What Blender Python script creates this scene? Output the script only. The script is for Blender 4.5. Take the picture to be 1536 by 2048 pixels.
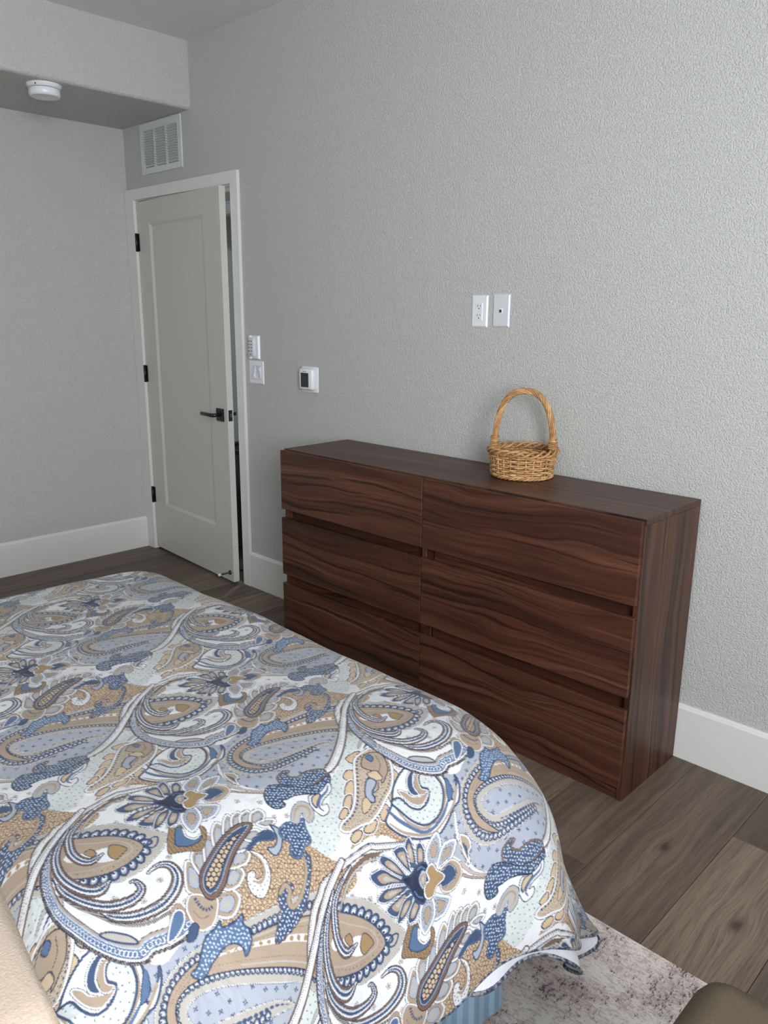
import bpy, bmesh, math, random
import numpy as np
from mathutils import Vector, Matrix
R_=math.radians
random.seed(5)
scene=bpy.context.scene
for o in list(bpy.data.objects): bpy.data.objects.remove(o)
# ------------------------------------------------------------------ camera
cam_d=bpy.data.cameras.new('camera');cam=bpy.data.objects.new('camera',cam_d);scene.collection.objects.link(cam);scene.camera=cam
cam_d.sensor_fit='VERTICAL';cam_d.sensor_height=36;cam_d.lens=1580.34*36/2048;cam_d.clip_start=.02
_r=Vector((.7157,.6984,.0092));_u=Vector((-.1782,.1698,.9692));_f=Vector((-.6753,.6953,-.2460))
cam.matrix_world=Matrix(((_r.x,_u.x,-_f.x,.96685),(_r.y,_u.y,-_f.y,-2.44437),(_r.z,_u.z,-_f.z,1.46360),(0,0,0,1)))
# ------------------------------------------------------------------ light and exposure
vs=scene.view_settings;vs.view_transform='Standard';vs.look='None';vs.gamma=1;vs.exposure=0.0;vs.use_curve_mapping=False
world=bpy.data.worlds.new('sky');scene.world=world;world.use_nodes=True
bg=world.node_tree.nodes['Background'];bg.inputs[0].default_value=(.78,.88,1,1);bg.inputs[1].default_value=1.0
def area(name,loc,rot,sx,sy,power,col):
    l=bpy.data.lights.new(name,'AREA');l.shape='RECTANGLE';l.size=sx;l.size_y=sy;l.energy=power;l.color=col
    o=bpy.data.objects.new(name,l);scene.collection.objects.link(o);o.location=loc;o.rotation_euler=rot;return o
XR=2.2; XL=-3.497; YF=-3.45; ZC=2.76; H=.9026
# daylight entering through the window in wall_right
WY0,WY1,WZ0,WZ1=(-3.35,-2.0,1.1,2.45)
area('window_daylight',(XR-.01,(WY0+WY1)/2,(WZ0+WZ1)/2),(0,R_(90),0),WZ1-WZ0,WY1-WY0,147,(.93,.97,1))
# ------------------------------------------------------------------ helpers
col=scene.collection
def link(o,parent=None):
    col.objects.link(o)
    if parent is not None: o.parent=parent
    return o
def thing(name,label,cat,loc=(0,0,0),group=None,rz=0):
    o=link(bpy.data.objects.new(name,None));o.location=loc;o.rotation_euler=(0,0,rz);o['label']=label;o['category']=cat
    if group:o['group']=group
    return o
def tag(o,label,cat,group=None):
    o['label']=label;o['category']=cat
    if group:o['group']=group
    return o
def obj(name,me,mat,parent=None,label=None):
    """me: (verts,faces) or bmesh, in the parent's space"""
    if isinstance(me,tuple):
        m=bpy.data.meshes.new(name);m.from_pydata([tuple(v) for v in me[0]],[],[tuple(f) for f in me[1]])
        smooth=len(me)>2 and me[2]
        if smooth: m.polygons.foreach_set('use_smooth',[True]*len(m.polygons))
    elif isinstance(me,bmesh.types.BMesh):
        m=bpy.data.meshes.new(name);me.to_mesh(m);me.free()
    else: m=me
    if mat is not None and not m.materials: m.materials.append(mat)
    o=link(bpy.data.objects.new(name,m),parent)
    if label:o['label']=label
    return o
def struct(name,me,mat,parent=None):
    o=obj(name,me,mat,parent)
    if parent is None:o['kind']='structure'
    return o
BOXF=[(0,3,2,1),(4,5,6,7),(0,1,5,4),(1,2,6,5),(2,3,7,6),(3,0,4,7)]
def box(x0,x1,y0,y1,z0,z1,bev=0,seg=1,rel=(0,0,0)):
    a,b,c=rel
    bm=bmesh.new();v=[bm.verts.new((x-a,y-b,z-c)) for z in (z0,z1) for x,y in ((x0,y0),(x1,y0),(x1,y1),(x0,y1))]
    for f in BOXF: bm.faces.new([v[i] for i in f])
    if bev:
        bmesh.ops.bevel(bm,geom=bm.edges[:],offset=bev,segments=seg,profile=.5,affect='EDGES')
        if seg>1:
            for f in bm.faces:f.smooth=True
    return bm
def join(*bms):
    out=bmesh.new()
    for b in bms:
        m=bpy.data.meshes.new('tmp');b.to_mesh(m);b.free();out.from_mesh(m);bpy.data.meshes.remove(m)
    return out
def xf(bm,M):
    bmesh.ops.transform(bm,matrix=M,verts=bm.verts[:]);return bm
def prism(pts,axis,a,b):
    """extrude a 2-D outline; axis 'x': pts=(y,z), 'y': pts=(x,z), 'z': pts=(x,y)"""
    n=len(pts);f=[]
    P={'x':lambda p,t:(t,p[0],p[1]),'y':lambda p,t:(p[0],t,p[1]),'z':lambda p,t:(p[0],p[1],t)}[axis]
    v=[P(p,a) for p in pts]+[P(p,b) for p in pts]
    f=[tuple(range(n)),tuple(range(2*n-1,n-1,-1))]+[(i,i+n,(i+1)%n+n,(i+1)%n) for i in range(n)]
    bm=bmesh.new();vv=[bm.verts.new(p) for p in v]
    for q in f:bm.faces.new([vv[i] for i in q])
    bmesh.ops.recalc_face_normals(bm,faces=bm.faces[:]);return bm
def lathe(prof,n=40,c=(0,0,0)):
    v=[];f=[]
    for r,z in prof:
        for k in range(n):
            a=2*math.pi*k/n;v.append((c[0]+r*math.cos(a),c[1]+r*math.sin(a),c[2]+z))
    for i in range(len(prof)-1):
        for k in range(n): f.append((i*n+k,i*n+(k+1)%n,(i+1)*n+(k+1)%n,(i+1)*n+k))
    return v,f,True
def tube(path,rad,n=6,closed=False):
    P=[Vector(p) for p in path];m=len(P);v=[];f=[]
    rad=rad if isinstance(rad,(list,tuple)) else [rad]*m
    T=[]
    for i in range(m):
        a=P[(i-1)%m] if closed or i>0 else P[0];b=P[(i+1)%m] if closed or i<m-1 else P[-1];T.append((b-a).normalized())
    nrm=T[0].orthogonal().normalized()
    for i in range(m):
        nrm=(nrm-T[i]*nrm.dot(T[i])).normalized();bn=T[i].cross(nrm)
        for k in range(n):
            a=2*math.pi*k/n;v.append(P[i]+(nrm*math.cos(a)+bn*math.sin(a))*rad[i])
    for i in range(m if closed else m-1):
        for k in range(n): f.append((i*n+k,i*n+(k+1)%n,((i+1)%m)*n+(k+1)%n,((i+1)%m)*n+k))
    if not closed: f+= [tuple(range(n-1,-1,-1)),tuple(range((m-1)*n,m*n))]
    return v,f,True
# ------------------------------------------------------------------ materials (all procedural)
def srgb(r,g,b):
    f=lambda v:(v/255/12.92 if v<=10.3 else ((v/255+.055)/1.055)**2.4)
    return (f(r),f(g),f(b),1)
class G:
    def __init__(s,name):
        s.m=bpy.data.materials.new(name);s.m.use_nodes=True;s.nt=s.m.node_tree;s.b=s.nt.nodes['Principled BSDF']
    def n(s,t,ins={},**kw):
        x=s.nt.nodes.new('ShaderNode'+t)
        for k,v in kw.items(): setattr(x,k,v)
        for k,v in ins.items():
            i=x.inputs[k]
            if isinstance(v,bpy.types.NodeSocket): s.nt.links.new(v,i)
            else: i.default_value=v
        return x
    def math(s,op,a,b=0.,c=0.):
        return s.n('Math',{0:a,1:b,2:c},operation=op).outputs[0]
    def mix(s,f,a,b):
        x=s.n('Mix',data_type='RGBA')
        for i,v in ((0,f),(6,a),(7,b)):
            if isinstance(v,bpy.types.NodeSocket): s.nt.links.new(v,x.inputs[i])
            else:x.inputs[i].default_value=v
        return x.outputs[2]
    def ramp(s,f,stops):
        x=s.n('ValToRGB',{0:f});e=x.color_ramp.elements
        while len(e)<len(stops): e.new(.5)
        for k,(p,c) in zip(e,stops): k.position=p;k.color=c
        return x.outputs[0]
    def coord(s): return s.n('TexCoord').outputs['Object']
    def noise(s,vec,scale,detail=3.,rough=.55,dist=0.):
        return s.n('TexNoise',{'Vector':vec,'Scale':scale,'Detail':detail,'Roughness':rough,'Distortion':dist}).outputs[0]
    def mapv(s,vec,scale=(1,1,1),loc=(0,0,0)):
        return s.n('Mapping',{'Vector':vec,'Scale':scale,'Location':loc}).outputs[0]
    def bump(s,h,strength=.3,dist=.002):
        b=s.n('Bump',{'Height':h,'Strength':strength,'Distance':dist});s.nt.links.new(b.outputs[0],s.b.inputs['Normal'])
    def set(s,**k):
        for a,v in k.items():
            i=s.b.inputs[{'col':'Base Color','rough':'Roughness','spec':'Specular IOR Level','metal':'Metallic','sheen':'Sheen Weight'}.get(a,a)]
            if isinstance(v,bpy.types.NodeSocket): s.nt.links.new(v,i)
            else: i.default_value=v
        return s.m
def plain(name,c,rough=.5,spec=.4,var=.04,metal=0.):
    g=G(name);n=g.noise(g.coord(),9.,3)
    a=srgb(*c);d=tuple(max(0,x*(1-var*2)) for x in a[:3])+(1,)
    g.set(col=g.mix(n,a,d),rough=rough,spec=spec,metal=metal);return g.m
def mat_wall(name,c,strength=.66,sc=212.):
    g=G(name);co=g.coord()
    a=g.noise(co,sc,2.,.5);b=g.noise(co,sc*.5,2.,.5);h=g.math('ADD',a,g.math('MULTIPLY',b,.8))
    h=g.ramp(h,[(.62,(0,0,0,1)),(1.05 if False else 1.,(1,1,1,1))])
    big=g.noise(co,.9,2.)
    g.set(col=g.mix(g.math('MULTIPLY',big,.12),srgb(*c),srgb(c[0]-12,c[1]-12,c[2]-12)),rough=.75,spec=.25)
    g.bump(h,strength,.0032);return g.m
def mat_walnut(name,grain='x',freq=1.0):
    g=G(name);co=g.coord();rnd=g.n('ObjectInfo').outputs['Random']
    sep=g.n('SeparateXYZ',{0:co});X,Y,Z=sep.outputs
    if grain=='x': L,A,B=X,Z,Y
    elif grain=='xtop': L,A,B=X,Y,Z
    else: L,A,B=Z,Y,X
    off=g.math('MULTIPLY',rnd,17.3)
    v0=g.n('CombineXYZ',{0:g.math('MULTIPLY',L,1.25),1:g.math('MULTIPLY',A,3.6),2:off}).outputs[0]
    warp=g.noise(v0,1.0,3.,.5)
    A2=g.math('ADD',A,g.math('MULTIPLY',warp,.17))
    def nz(l,a,o,d=3.,r=.6): return g.noise(g.n('CombineXYZ',{0:g.math('MULTIPLY',L,l),1:g.math('MULTIPLY',A2,a),2:g.math('ADD',off,o)}).outputs[0],1.0,d,r)
    med=nz(.8,20.,0.);strk=nz(1.6,75.,2.,3.,.65);fine=nz(4.,330.,4.,3.,.65);ln=nz(.9,58.,7.,1.,.4);ln2=nz(1.4,120.,11.,1.,.4)
    base=g.ramp(med,[(.30,srgb(60,32,23)),(.48,srgb(86,49,34)),(.60,srgb(103,63,45)),(.75,srgb(119,78,55))])
    base=g.mix(g.math('MULTIPLY',g.ramp(strk,[(.35,(1,1,1,1)),(.62,(0,0,0,1))]),.55),base,srgb(50,28,21))
    base=g.mix(g.math('MULTIPLY',g.ramp(fine,[(.35,(1,1,1,1)),(.65,(0,0,0,1))]),.35),base,srgb(44,25,19))
    base=g.mix(g.math('MULTIPLY',g.ramp(ln,[(.34,(1,1,1,1)),(.375,(0,0,0,1))]),.72),base,srgb(26,15,12))
    base=g.mix(g.math('MULTIPLY',g.ramp(ln2,[(.33,(1,1,1,1)),(.36,(0,0,0,1))]),.6),base,srgb(32,18,14))
    g.set(col=base,rough=g.ramp(fine,[(.2,(.36,.36,.36,1)),(.8,(.5,.5,.5,1))]),spec=.45)
    g.bump(fine,.12,.0006);return g.m
def mat_floor():
    g=G('floor_planks');co=g.coord();oi=g.n('ObjectInfo');rnd=oi.outputs['Random'];tone=g.n('SeparateColor',{0:oi.outputs['Color']}).outputs[0]
    off=g.math('MULTIPLY',rnd,31.)
    sep=g.n('SeparateXYZ',{0:co});X,Y,Z=sep.outputs
    push=None;dark=None
    for kx,ky in ((.195,-.495),(.452,-.652),(.30,-1.9),(-.75,-.55)):
        dx=g.math('SUBTRACT',X,kx);dy=g.math('MULTIPLY',g.math('SUBTRACT',Y,ky),.55)
        d2=g.math('ADD',g.math('MULTIPLY',dx,dx),g.math('MULTIPLY',dy,dy))
        e=g.math('EXPONENT',g.math('MULTIPLY',d2,-520.));p=g.math('MULTIPLY',dx,g.math('MULTIPLY',e,-.72))
        k=g.math('EXPONENT',g.math('MULTIPLY',d2,-5200.))
        push=p if push is None else g.math('ADD',push,p);dark=k if dark is None else g.math('ADD',dark,k)
    X2=g.math('ADD',X,push)
    w=g.noise(g.n('CombineXYZ',{0:g.math('MULTIPLY',X2,5.),1:g.math('MULTIPLY',Y,1.6),2:off}).outputs[0],1.,2.)
    X3=g.math('ADD',X2,g.math('MULTIPLY',w,.055))
    def nz(a,b,d,o=0.): return g.noise(g.n('CombineXYZ',{0:g.math('MULTIPLY',X3,a),1:g.math('MULTIPLY',Y,b),2:g.math('ADD',off,o)}).outputs[0],1.,d,.6)
    broad=nz(9.,.8,2.);med=nz(55.,2.2,3.,3.);fine=nz(330.,9.,3.,7.)
    c=g.ramp(broad,[(.26,srgb(82,69,62)),(.5,srgb(110,96,87)),(.72,srgb(134,119,107))])
    c=g.mix(g.math('MULTIPLY',tone,.62),c,srgb(158,134,115))
    c=g.mix(g.math('MULTIPLY',g.math('SUBTRACT',1.,tone),.30),c,srgb(74,62,56))
    c=g.mix(g.math('MULTIPLY',g.ramp(med,[(.38,(1,1,1,1)),(.6,(0,0,0,1))]),.42),c,srgb(70,56,48))
    c=g.mix(g.math('MULTIPLY',g.ramp(fine,[(.36,(1,1,1,1)),(.52,(0,0,0,1))]),.40),c,srgb(62,50,43))
    c=g.mix(g.math('MULTIPLY',dark,.8),c,srgb(44,32,28))
    g.set(col=c,rough=.5,spec=.35);g.bump(fine,.22,.0008);return g.m
def mat_rug():
    g=G('rug_pile');co=g.coord()
    st=g.noise(g.mapv(co,(1,2.6,1)),64.,6.,.8);st2=g.noise(g.mapv(co,(2.6,1.,1)),58.,6.,.82)
    big=g.noise(co,7.,4.,.65,.6);sp=g.noise(co,330.,2.,.6)
    c=g.ramp(big,[(.36,srgb(208,190,188)),(.5,srgb(230,219,213)),(.64,srgb(242,235,224))])
    m=g.math('MULTIPLY',g.ramp(g.math('ADD',st,g.math('MULTIPLY',big,-.35)),[(.31,(0,0,0,1)),(.38,(1,1,1,1))]),.5)
    c=g.mix(m,c,srgb(146,122,124))
    m2=g.math('MULTIPLY',g.ramp(g.math('SUBTRACT',st2,g.math('MULTIPLY',big,.5)),[(.325,(0,0,0,1)),(.35,(1,1,1,1))]),.92)
    c=g.mix(m2,c,srgb(76,58,64))
    c=g.mix(g.math('MULTIPLY',sp,.22),c,srgb(120,106,106))
    g.set(col=c,rough=.9,spec=.1,sheen=.2);g.bump(sp,.5,.002);return g.m
def mat_fabric(name,c,c2,sc,strength=.5,rough=.9):
    g=G(name);co=g.coord();a=g.noise(co,sc,3.,.6);b=g.noise(co,3.,2.)
    x=g.mix(a,srgb(*c),srgb(*c2));x=g.mix(g.math('MULTIPLY',b,.2),x,srgb(*c2))
    g.set(col=x,rough=rough,spec=.12,sheen=.25);g.bump(a,strength,.002);return g.m
def mat_weave(name,c,c2):
    g=G(name);co=g.coord()
    w1=g.n('TexWave',{'Vector':co,'Scale':170.,'Distortion':1.2,'Detail':1.},bands_direction='DIAGONAL').outputs[1]
    n=g.noise(co,420.,2.)
    g.set(col=g.mix(g.math('MULTIPLY',w1,n),srgb(*c),srgb(*c2)),rough=.85,spec=.15);g.bump(w1,.5,.0015);return g.m
def mat_stripe():
    g=G('striped_cotton');co=g.coord();sep=g.n('SeparateXYZ',{0:co})
    t=g.math('ADD',sep.outputs[0],sep.outputs[1]);s=g.math('SINE',g.math('MULTIPLY',t,2*math.pi/.034))
    x=g.mix(g.math('GREATER_THAN',s,0.),srgb(132,164,190),srgb(160,187,208))
    g.set(col=x,rough=.6,spec=.3,sheen=.2);g.bump(g.noise(co,60.,2.),.1,.002);return g.m
def mat_wicker():
    g=G('wicker');co=g.coord();rnd=g.n('ObjectInfo').outputs['Random']
    n=g.noise(co,60.,3.);m=g.noise(co,14.,2.)
    c=g.ramp(g.math('ADD',g.math('MULTIPLY',n,.6),g.math('MULTIPLY',g.math('ADD',m,rnd),.25)),[(.3,srgb(136,92,54)),(.55,srgb(190,143,94)),(.75,srgb(216,175,126))])
    g.set(col=c,rough=.36,spec=.5);g.bump(n,.25,.001);return g.m
M=dict(
 wall=mat_wall('wall_paint',(199,199,196)),ceil=mat_wall('ceiling_paint',(226,228,227),.35),
 trim=plain('trim_paint',(228,227,224),.35,.45,.01),door=plain('door_paint',(206,204,197),.38,.45,.01),
 white=plain('white_plastic',(236,236,242),.3,.5,.01),white2=plain('light_plastic',(218,218,226),.35,.5,.01),slot=plain('dark_slot',(66,64,66),.5),
 vent=plain('vent_enamel',(214,218,220),.35,.5,.02),duct=plain('duct_dark',(72,76,76),.7),
 black=plain('black_metal',(26,27,32),.38,.5,.05),steel=plain('latch_steel',(120,120,124),.3,.5,.05,1.),screen=plain('thermostat_screen',(48,53,58),.15,.5,.02),
 wx=mat_walnut('walnut_front','x'),wt=mat_walnut('walnut_top','xtop'),wz=mat_walnut('walnut_side','z'),
 floor=mat_floor(),sub=plain('subfloor',(50,42,38),.8),rug=mat_rug(),rugback=plain('rug_binding',(120,110,110),.9,.1),
 beige=mat_fabric('beige_fleece',(212,194,177),(186,167,150),210.,.8),brownw=mat_weave('brown_weave',(106,94,78),(70,60,49)),
 mattress=mat_fabric('mattress_ticking',(225,222,216),(205,202,196),40.,.2),box=mat_fabric('box_spring_cloth',(150,150,150),(130,130,130),80.,.2),
 lining=mat_fabric('lining_cotton',(236,236,242),(222,222,232),25.,.15,.7),stripe=mat_stripe(),wicker=mat_wicker(),
 closet=plain('closet_paint',(186,192,190),.8,.2),wood_leg=plain('leg_wood',(70,52,40),.5),hamper=mat_fabric('hamper_cloth',(38,32,38),(26,22,27),60.),
 rubber=plain('white_rubber',(225,225,225),.5))
g=G('window_glass');g.set(col=(1,1,1,1),rough=0.);g.b.inputs['Transmission Weight'].default_value=1;M['glass']=g.m
# ------------------------------------------------------------------ the room
T=.12
DX0,DX1,DZ=-3.405,-2.462,2.062      # door opening
struct('wall_back',join(box(XL-T,DX0,0,T,0,ZC),box(DX0,DX1,0,T,DZ,ZC),box(DX1,XR+T,0,T,0,ZC)),M['wall'])
struct('wall_left',box(XL-T,XL,YF-T,0,0,ZC),M['wall'])
struct('wall_front',box(XL-T,XR+T,YF-T,YF,0,ZC),M['wall'])
struct('wall_right',join(box(XR,XR+T,YF,WY0,0,ZC),box(XR,XR+T,WY1,0,0,ZC),box(XR,XR+T,WY0,WY1,0,WZ0),box(XR,XR+T,WY0,WY1,WZ1,ZC)),M['wall'])
struct('ceiling',box(XL-T,XR+T,YF-T,T,ZC,ZC+T),M['ceil'])
XS,ZS=-2.802,2.447
prof=[(XL,ZC),(XL,ZS)]+[(XS-.022+.022*math.sin(a),ZS+.022-.022*math.cos(a)) for a in np.linspace(0,math.pi/2,7)]+[(XS,ZC)]
sof=prism(prof,'y',YF,0)
struct('soffit',sof,M['wall'])
# floor: planks of their own on a sub-floor
fl=struct('floor',box(XL-T,XR+T,YF-T,T,-.06,-.0105),M['sub'])
PW,PL=.236,1.52
k0=int((XL-.311)/PW)-1;k1=int((XR-.311)/PW)+1
known={0:-.307,-2:-.716,-1:-1.28,1:-1.0}
mesh_cache={}
for k in range(k0,k1+1):
    xa=max(XL,.311+k*PW);xb=min(XR,.311+(k+1)*PW)
    if xb-xa<.01: continue
    e=known.get(k,-random.random()*PL)
    y=e-PL*4
    while y<0:
        ya=max(YF,y);yb=min(0,y+PL)
        if yb-ya>.02:
            o=obj('plank',box(xa+.0006,xb-.0006,ya+.0006,yb-.0006,-.0105,0,.0012),M['floor'],fl)
            tn={(0,0):.05,(0,1):.9,(-1,0):.28,(-2,0):.36,(-2,1):.2}.get((k,0 if yb>-.05 else 1),random.random()*.8);o.color=(tn,tn,tn,1)
        y+=PL
# baseboards with a chamfered cap
BZ,BT=.1847,.015
def bb_prof(s): return [(0,0),(-BT*s,0),(-BT*s,BZ-.004),(-BT*.72*s,BZ),(-BT*.62*s,BZ+.004),(-BT*.3*s,BZ+.009),(0,BZ+.009)]
struct('baseboard_back',prism(bb_prof(1),'x',-2.40,XR),M['trim'])
struct('baseboard_left',prism([(XL+a*-1,b) for a,b in bb_prof(1)],'y',YF,-.019),M['trim'])
struct('baseboard_front',prism([(YF-a,b) for a,b in bb_prof(1)],'x',XL,XR),M['trim'])
struct('baseboard_right',prism([(XR+a,b) for a,b in bb_prof(1)],'y',YF,0),M['trim'])
# window in wall_right (outside the frame of the photograph, source of the daylight)
win=struct('window_1',join(box(XR-.015,XR+.06,WY0-.07,WY0+.04,WZ0-.07,WZ1+.07,.004),box(XR-.015,XR+.06,WY1-.04,WY1+.07,WZ0-.07,WZ1+.07,.004),box(XR-.015,XR+.06,WY0,WY1,WZ1-.04,WZ1+.07,.004),box(XR-.05,XR+.06,WY0-.07,WY1+.07,WZ0-.05,WZ0+.02,.004)),M['trim'])
obj('mullion',box(XR+.02,XR+.05,(WY0+WY1)/2-.025,(WY0+WY1)/2+.025,WZ0,WZ1,.004),M['trim'],win)
for a,b in ((WY0+.04,(WY0+WY1)/2-.025),((WY0+WY1)/2+.025,WY1-.04)): obj('pane',box(XR+.032,XR+.038,a,b,WZ0+.02,WZ1-.04),M['glass'],win)
# ------------------------------------------------------------------ door with casing
trim=struct('trim_1',join(prism([(XL+.002,0),(DX0+.0,0),(DX0+.0,DZ),(XL+.002,DZ+.058)],'y',-.018,-.0005),prism([(XL+.002,DZ+.058),(DX0,DZ),(DX1,DZ),(-2.405,DZ+.058)],'y',-.018,-.0005),prism([(DX1,0),(-2.405,0),(-2.405,DZ+.058),(DX1,DZ)],'y',-.018,-.0005)),M['trim'])
jamb=struct('trim_2',join(box(DX0-.0005,DX0+.004,0,T,0,DZ),box(DX1-.004,DX1+.0005,-.0,T,0,DZ),box(DX0,DX1,0,T,DZ-.004,DZ+.0005),box(DX0+.004,DX0+.016,.05,.075,0,DZ-.004),box(DX1-.016,DX1-.004,.05,.075,0,DZ-.004),box(DX0,DX1,.05,.075,DZ-.016,DZ-.004)),M['trim'])
al=R_(4.0);door=link(bpy.data.objects.new('door_1',None));door['kind']='structure';door.location=(DX0+.003,-.002,0);door.rotation_euler=(0,0,-al)
DW,DT,DB,DTOP=.918,.035,.014,2.052
# slab in door space: x 0..DW, front face y=0 (room side), back y=DT ; recessed panel
px0,px1,pz0,pz1=.150,.748,.300,1.930
def slab():
    v=[];f=[]
    def ring(x0,x1,z0,z1,y): 
        i=len(v);v.extend([(x0,y,z0),(x1,y,z0),(x1,y,z1),(x0,y,z1)]);return i
    a=ring(0,DW,DB,DTOP,0);b=ring(px0,px1,pz0,pz1,0);c=ring(px0+.016,px1-.016,pz0+.016,pz1-.016,.010)
    d=ring(0,DW,DB,DTOP,DT);e=ring(px0,px1,pz0,pz1,DT);h=ring(px0+.016,px1-.016,pz0+.016,pz1-.016,DT-.01)
    for o,i in ((a,b),(b,c)):
        for k in range(4): f.append((o+k,o+(k+1)%4,i+(k+1)%4,i+k))
    f.append((c,c+1,c+2,c+3))
    for o,i in ((d,e),(e,h)):
        for k in range(4): f.append((o+(k+1)%4,o+k,i+k,i+(k+1)%4))
    f.append((h+3,h+2,h+1,h))
    for k in range(4): f.append((a+(k+1)%4,a+k,d+k,d+(k+1)%4))
    return v,f
obj('door_slab',slab(),M['door'],door)
for z in (1.835,1.09,.349):
    h=obj('hinge',join(box(-.014,.022,-.0028,-.0003,z-.048,z+.048,.0008)),M['black'],door,'black metal hinge')
    obj('knuckle',tube([(-.001,-.009,z-.05),(-.001,-.009,z+.05)],.0075,10),M['black'],h)
hz=.928;hx=DW-.066
for s,y in ((-1,0.),(1,DT)):
    hd=obj('lever_handle',join(box(hx-.033,hx+.033,min(y,y+s*.010),max(y,y+s*.010),hz-.033,hz+.033,.0015)),M['black'],door,'black square rose with lever')
    obj('spindle',tube([(hx,y+s*.008,hz),(hx,y+s*.052,hz)],.010,12),M['black'],hd)
    obj('lever',tube([(hx,y+s*.048,hz),(hx-.02,y+s*.052,hz),(hx-.045,y+s*.052,hz),(hx-.115,y+s*.050,hz+.0),(hx-.118,y+s*.05,hz)],[.010,.010,.0095,.0095,.007],12),M['black'],hd)
lp=obj('latch_plate',box(DW-.0005,DW+.0012,.006,DT-.006,hz-.029,hz+.029,.0005),M['black'],door)
obj('latch_bolt',box(DW,DW+.008,.011,DT-.011,hz-.010,hz+.010,.002),M['steel'],lp)
ds=obj('door_stop',lathe([(0,0),(.013,0),(.013,.004),(.006,.01),(.0045,.012),(.0045,.062),(0,.062)],14),M['black'],door,'black rod door stop')
ds.location=(DW-.035,0,.062);ds.rotation_euler=(R_(90),0,0)
tp=obj('tip',lathe([(0,.060),(.008,.060),(.009,.066),(.008,.075),(0,.076)],14),M['rubber'],ds,'white rubber tip')
# closet behind the door
cl=struct('wall_closet',join(box(-4.9,-4.8,T,1.9,0,2.5),box(-4.9,-2.0,1.8,1.9,0,2.5),box(-2.1,-2.0,T,1.9,0,2.5),box(-4.9,-2.0,T,1.9,2.45,2.5),box(-4.9,XL-T,.11,T+.001,0,2.5)),M['closet'])
struct('floor_closet',box(-4.9,-2.0,T,1.9,-.06,-.0005),M['sub'])
lmp=thing('added_closet_lamp','unseen round ceiling lamp added to brighten the closet','lamp',(-3.0,.9,2.45))  # unseen lamp, added so the closet shows bright through the door gap
obj('added_lamp_base',lathe([(0,0),(.09,0),(.09,-.02),(0,-.02)],24),M['white'],lmp)
g=G('added_lamp_diffuser');g.set(col=(.9,.9,.9,1));g.b.inputs['Emission Color'].default_value=(.9,.97,1,1);g.b.inputs['Emission Strength'].default_value=240
obj('diffuser',lathe([(.08,-.02),(.078,-.04),(.05,-.055),(0,-.06)],24),g.m,lmp)
sh=thing('closet_shelf','white closet shelf seen through the gap beside the door','shelf',(-3.6,1.5,2.185))
obj('board',box(-.9,1.4,-.2,.2,-.01,.01),M['trim'],sh)
sb=thing('storage_box','small white box on the closet shelf above the door gap','box',(-4.45,1.45,2.1955))
obj('box_body',box(-.14,.14,-.12,.12,0,.062,.004),M['white'],sb);obj('lid',box(-.145,.145,-.125,.125,.0625,.078,.003),M['white'],sb)
for x in (-.5,.9): obj('bracket',box(x-.012,x+.012,-.18,.29,-.05,-.01),M['trim'],sh)
hp=thing('laundry_hamper','tall dark cloth hamper in the closet behind the door','hamper',(-3.05,.62,0))
obj('body',lathe([(0,.004),(.24,.004),(.25,.02),(.262,.62),(.255,.62),(.24,.03),(0,.03)],28),M['hamper'],hp)
obj('rim',tube([(.26*math.cos(a),.26*math.sin(a),.62) for a in np.linspace(0,2*math.pi,28,endpoint=False)],.01,6,True),M['hamper'],hp)
# ------------------------------------------------------------------ wall fittings
V0,V1,VZ0,VZ1=-3.300,-2.890,2.185,2.441
vt=thing('air_vent','white louvred return-air grille high above the door casing','vent',((V0+V1)/2,0,(VZ0+VZ1)/2))
vx,vz=(V0+V1)/2,(VZ0+VZ1)/2
def VB(x0,x1,y0,y1,z0,z1,b=0): return box(x0-vx,x1-vx,y0,y1,z0-vz,z1-vz,b)
cw=.104;cx0=[V0+.034,V0+.153,V0+.272]
lz0,lz1=VZ0+.032,VZ1-.036
fr=[VB(V0,V1,-.009,-.0005,VZ0,lz0,.001),VB(V0,V1,-.009,-.0005,lz1,VZ1,.001),VB(V0,cx0[0],-.009,-.0005,lz0,lz1),VB(cx0[0]+cw,cx0[1],-.009,-.0005,lz0,lz1),VB(cx0[1]+cw,cx0[2],-.009,-.0005,lz0,lz1),VB(cx0[2]+cw,V1,-.009,-.0005,lz0,lz1)]
obj('frame',join(*fr),M['vent'],vt)
obj('backing',VB(V0+.01,V1-.01,-.0012,-.0004,lz0,lz1),M['duct'],vt)
nl=15;pt=(lz1-lz0)/nl
sm=None
for c in cx0:
    for i in range(nl):
        z=lz0+(i+.5)*pt
        if sm is None:
            o=obj('louvre',prism([(-.003,-.0026),(-.0145,.0044),(-.0145,.0058),(-.003,-.0012)],'x',0,cw),M['vent'],vt);sm=o.data
        else: o=obj('louvre',sm,None,vt)
        o.location=(c-vx,0,z-vz)
for x in (V0+.012,V1-.012): obj('screw',xf(join(box(-.003,.003,-.0108,-.0085,-.003,.003,.001)),Matrix.Translation((x-vx,0,0))),M['white2'],vt)
sd=thing('smoke_detector','round white smoke detector on the underside of the soffit','smoke detector',(-2.905,-.70,ZS))
obj('base',lathe([(0,-.0002),(.077,-.0002),(.077,-.005),(.070,-.016),(.066,-.018),(0,-.018)],48),M['white'],sd)
obj('body',lathe([(.060,-.019),(.066,-.020),(.068,-.024),(.068,-.046),(.062,-.053),(.056,-.052),(0,-.051)],48),M['white'],sd)
obj('gap_ring',lathe([(.0605,-.0175),(.0635,-.0175),(.0635,-.0215),(.0605,-.0215)],48),M['slot'],sd)
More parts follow.
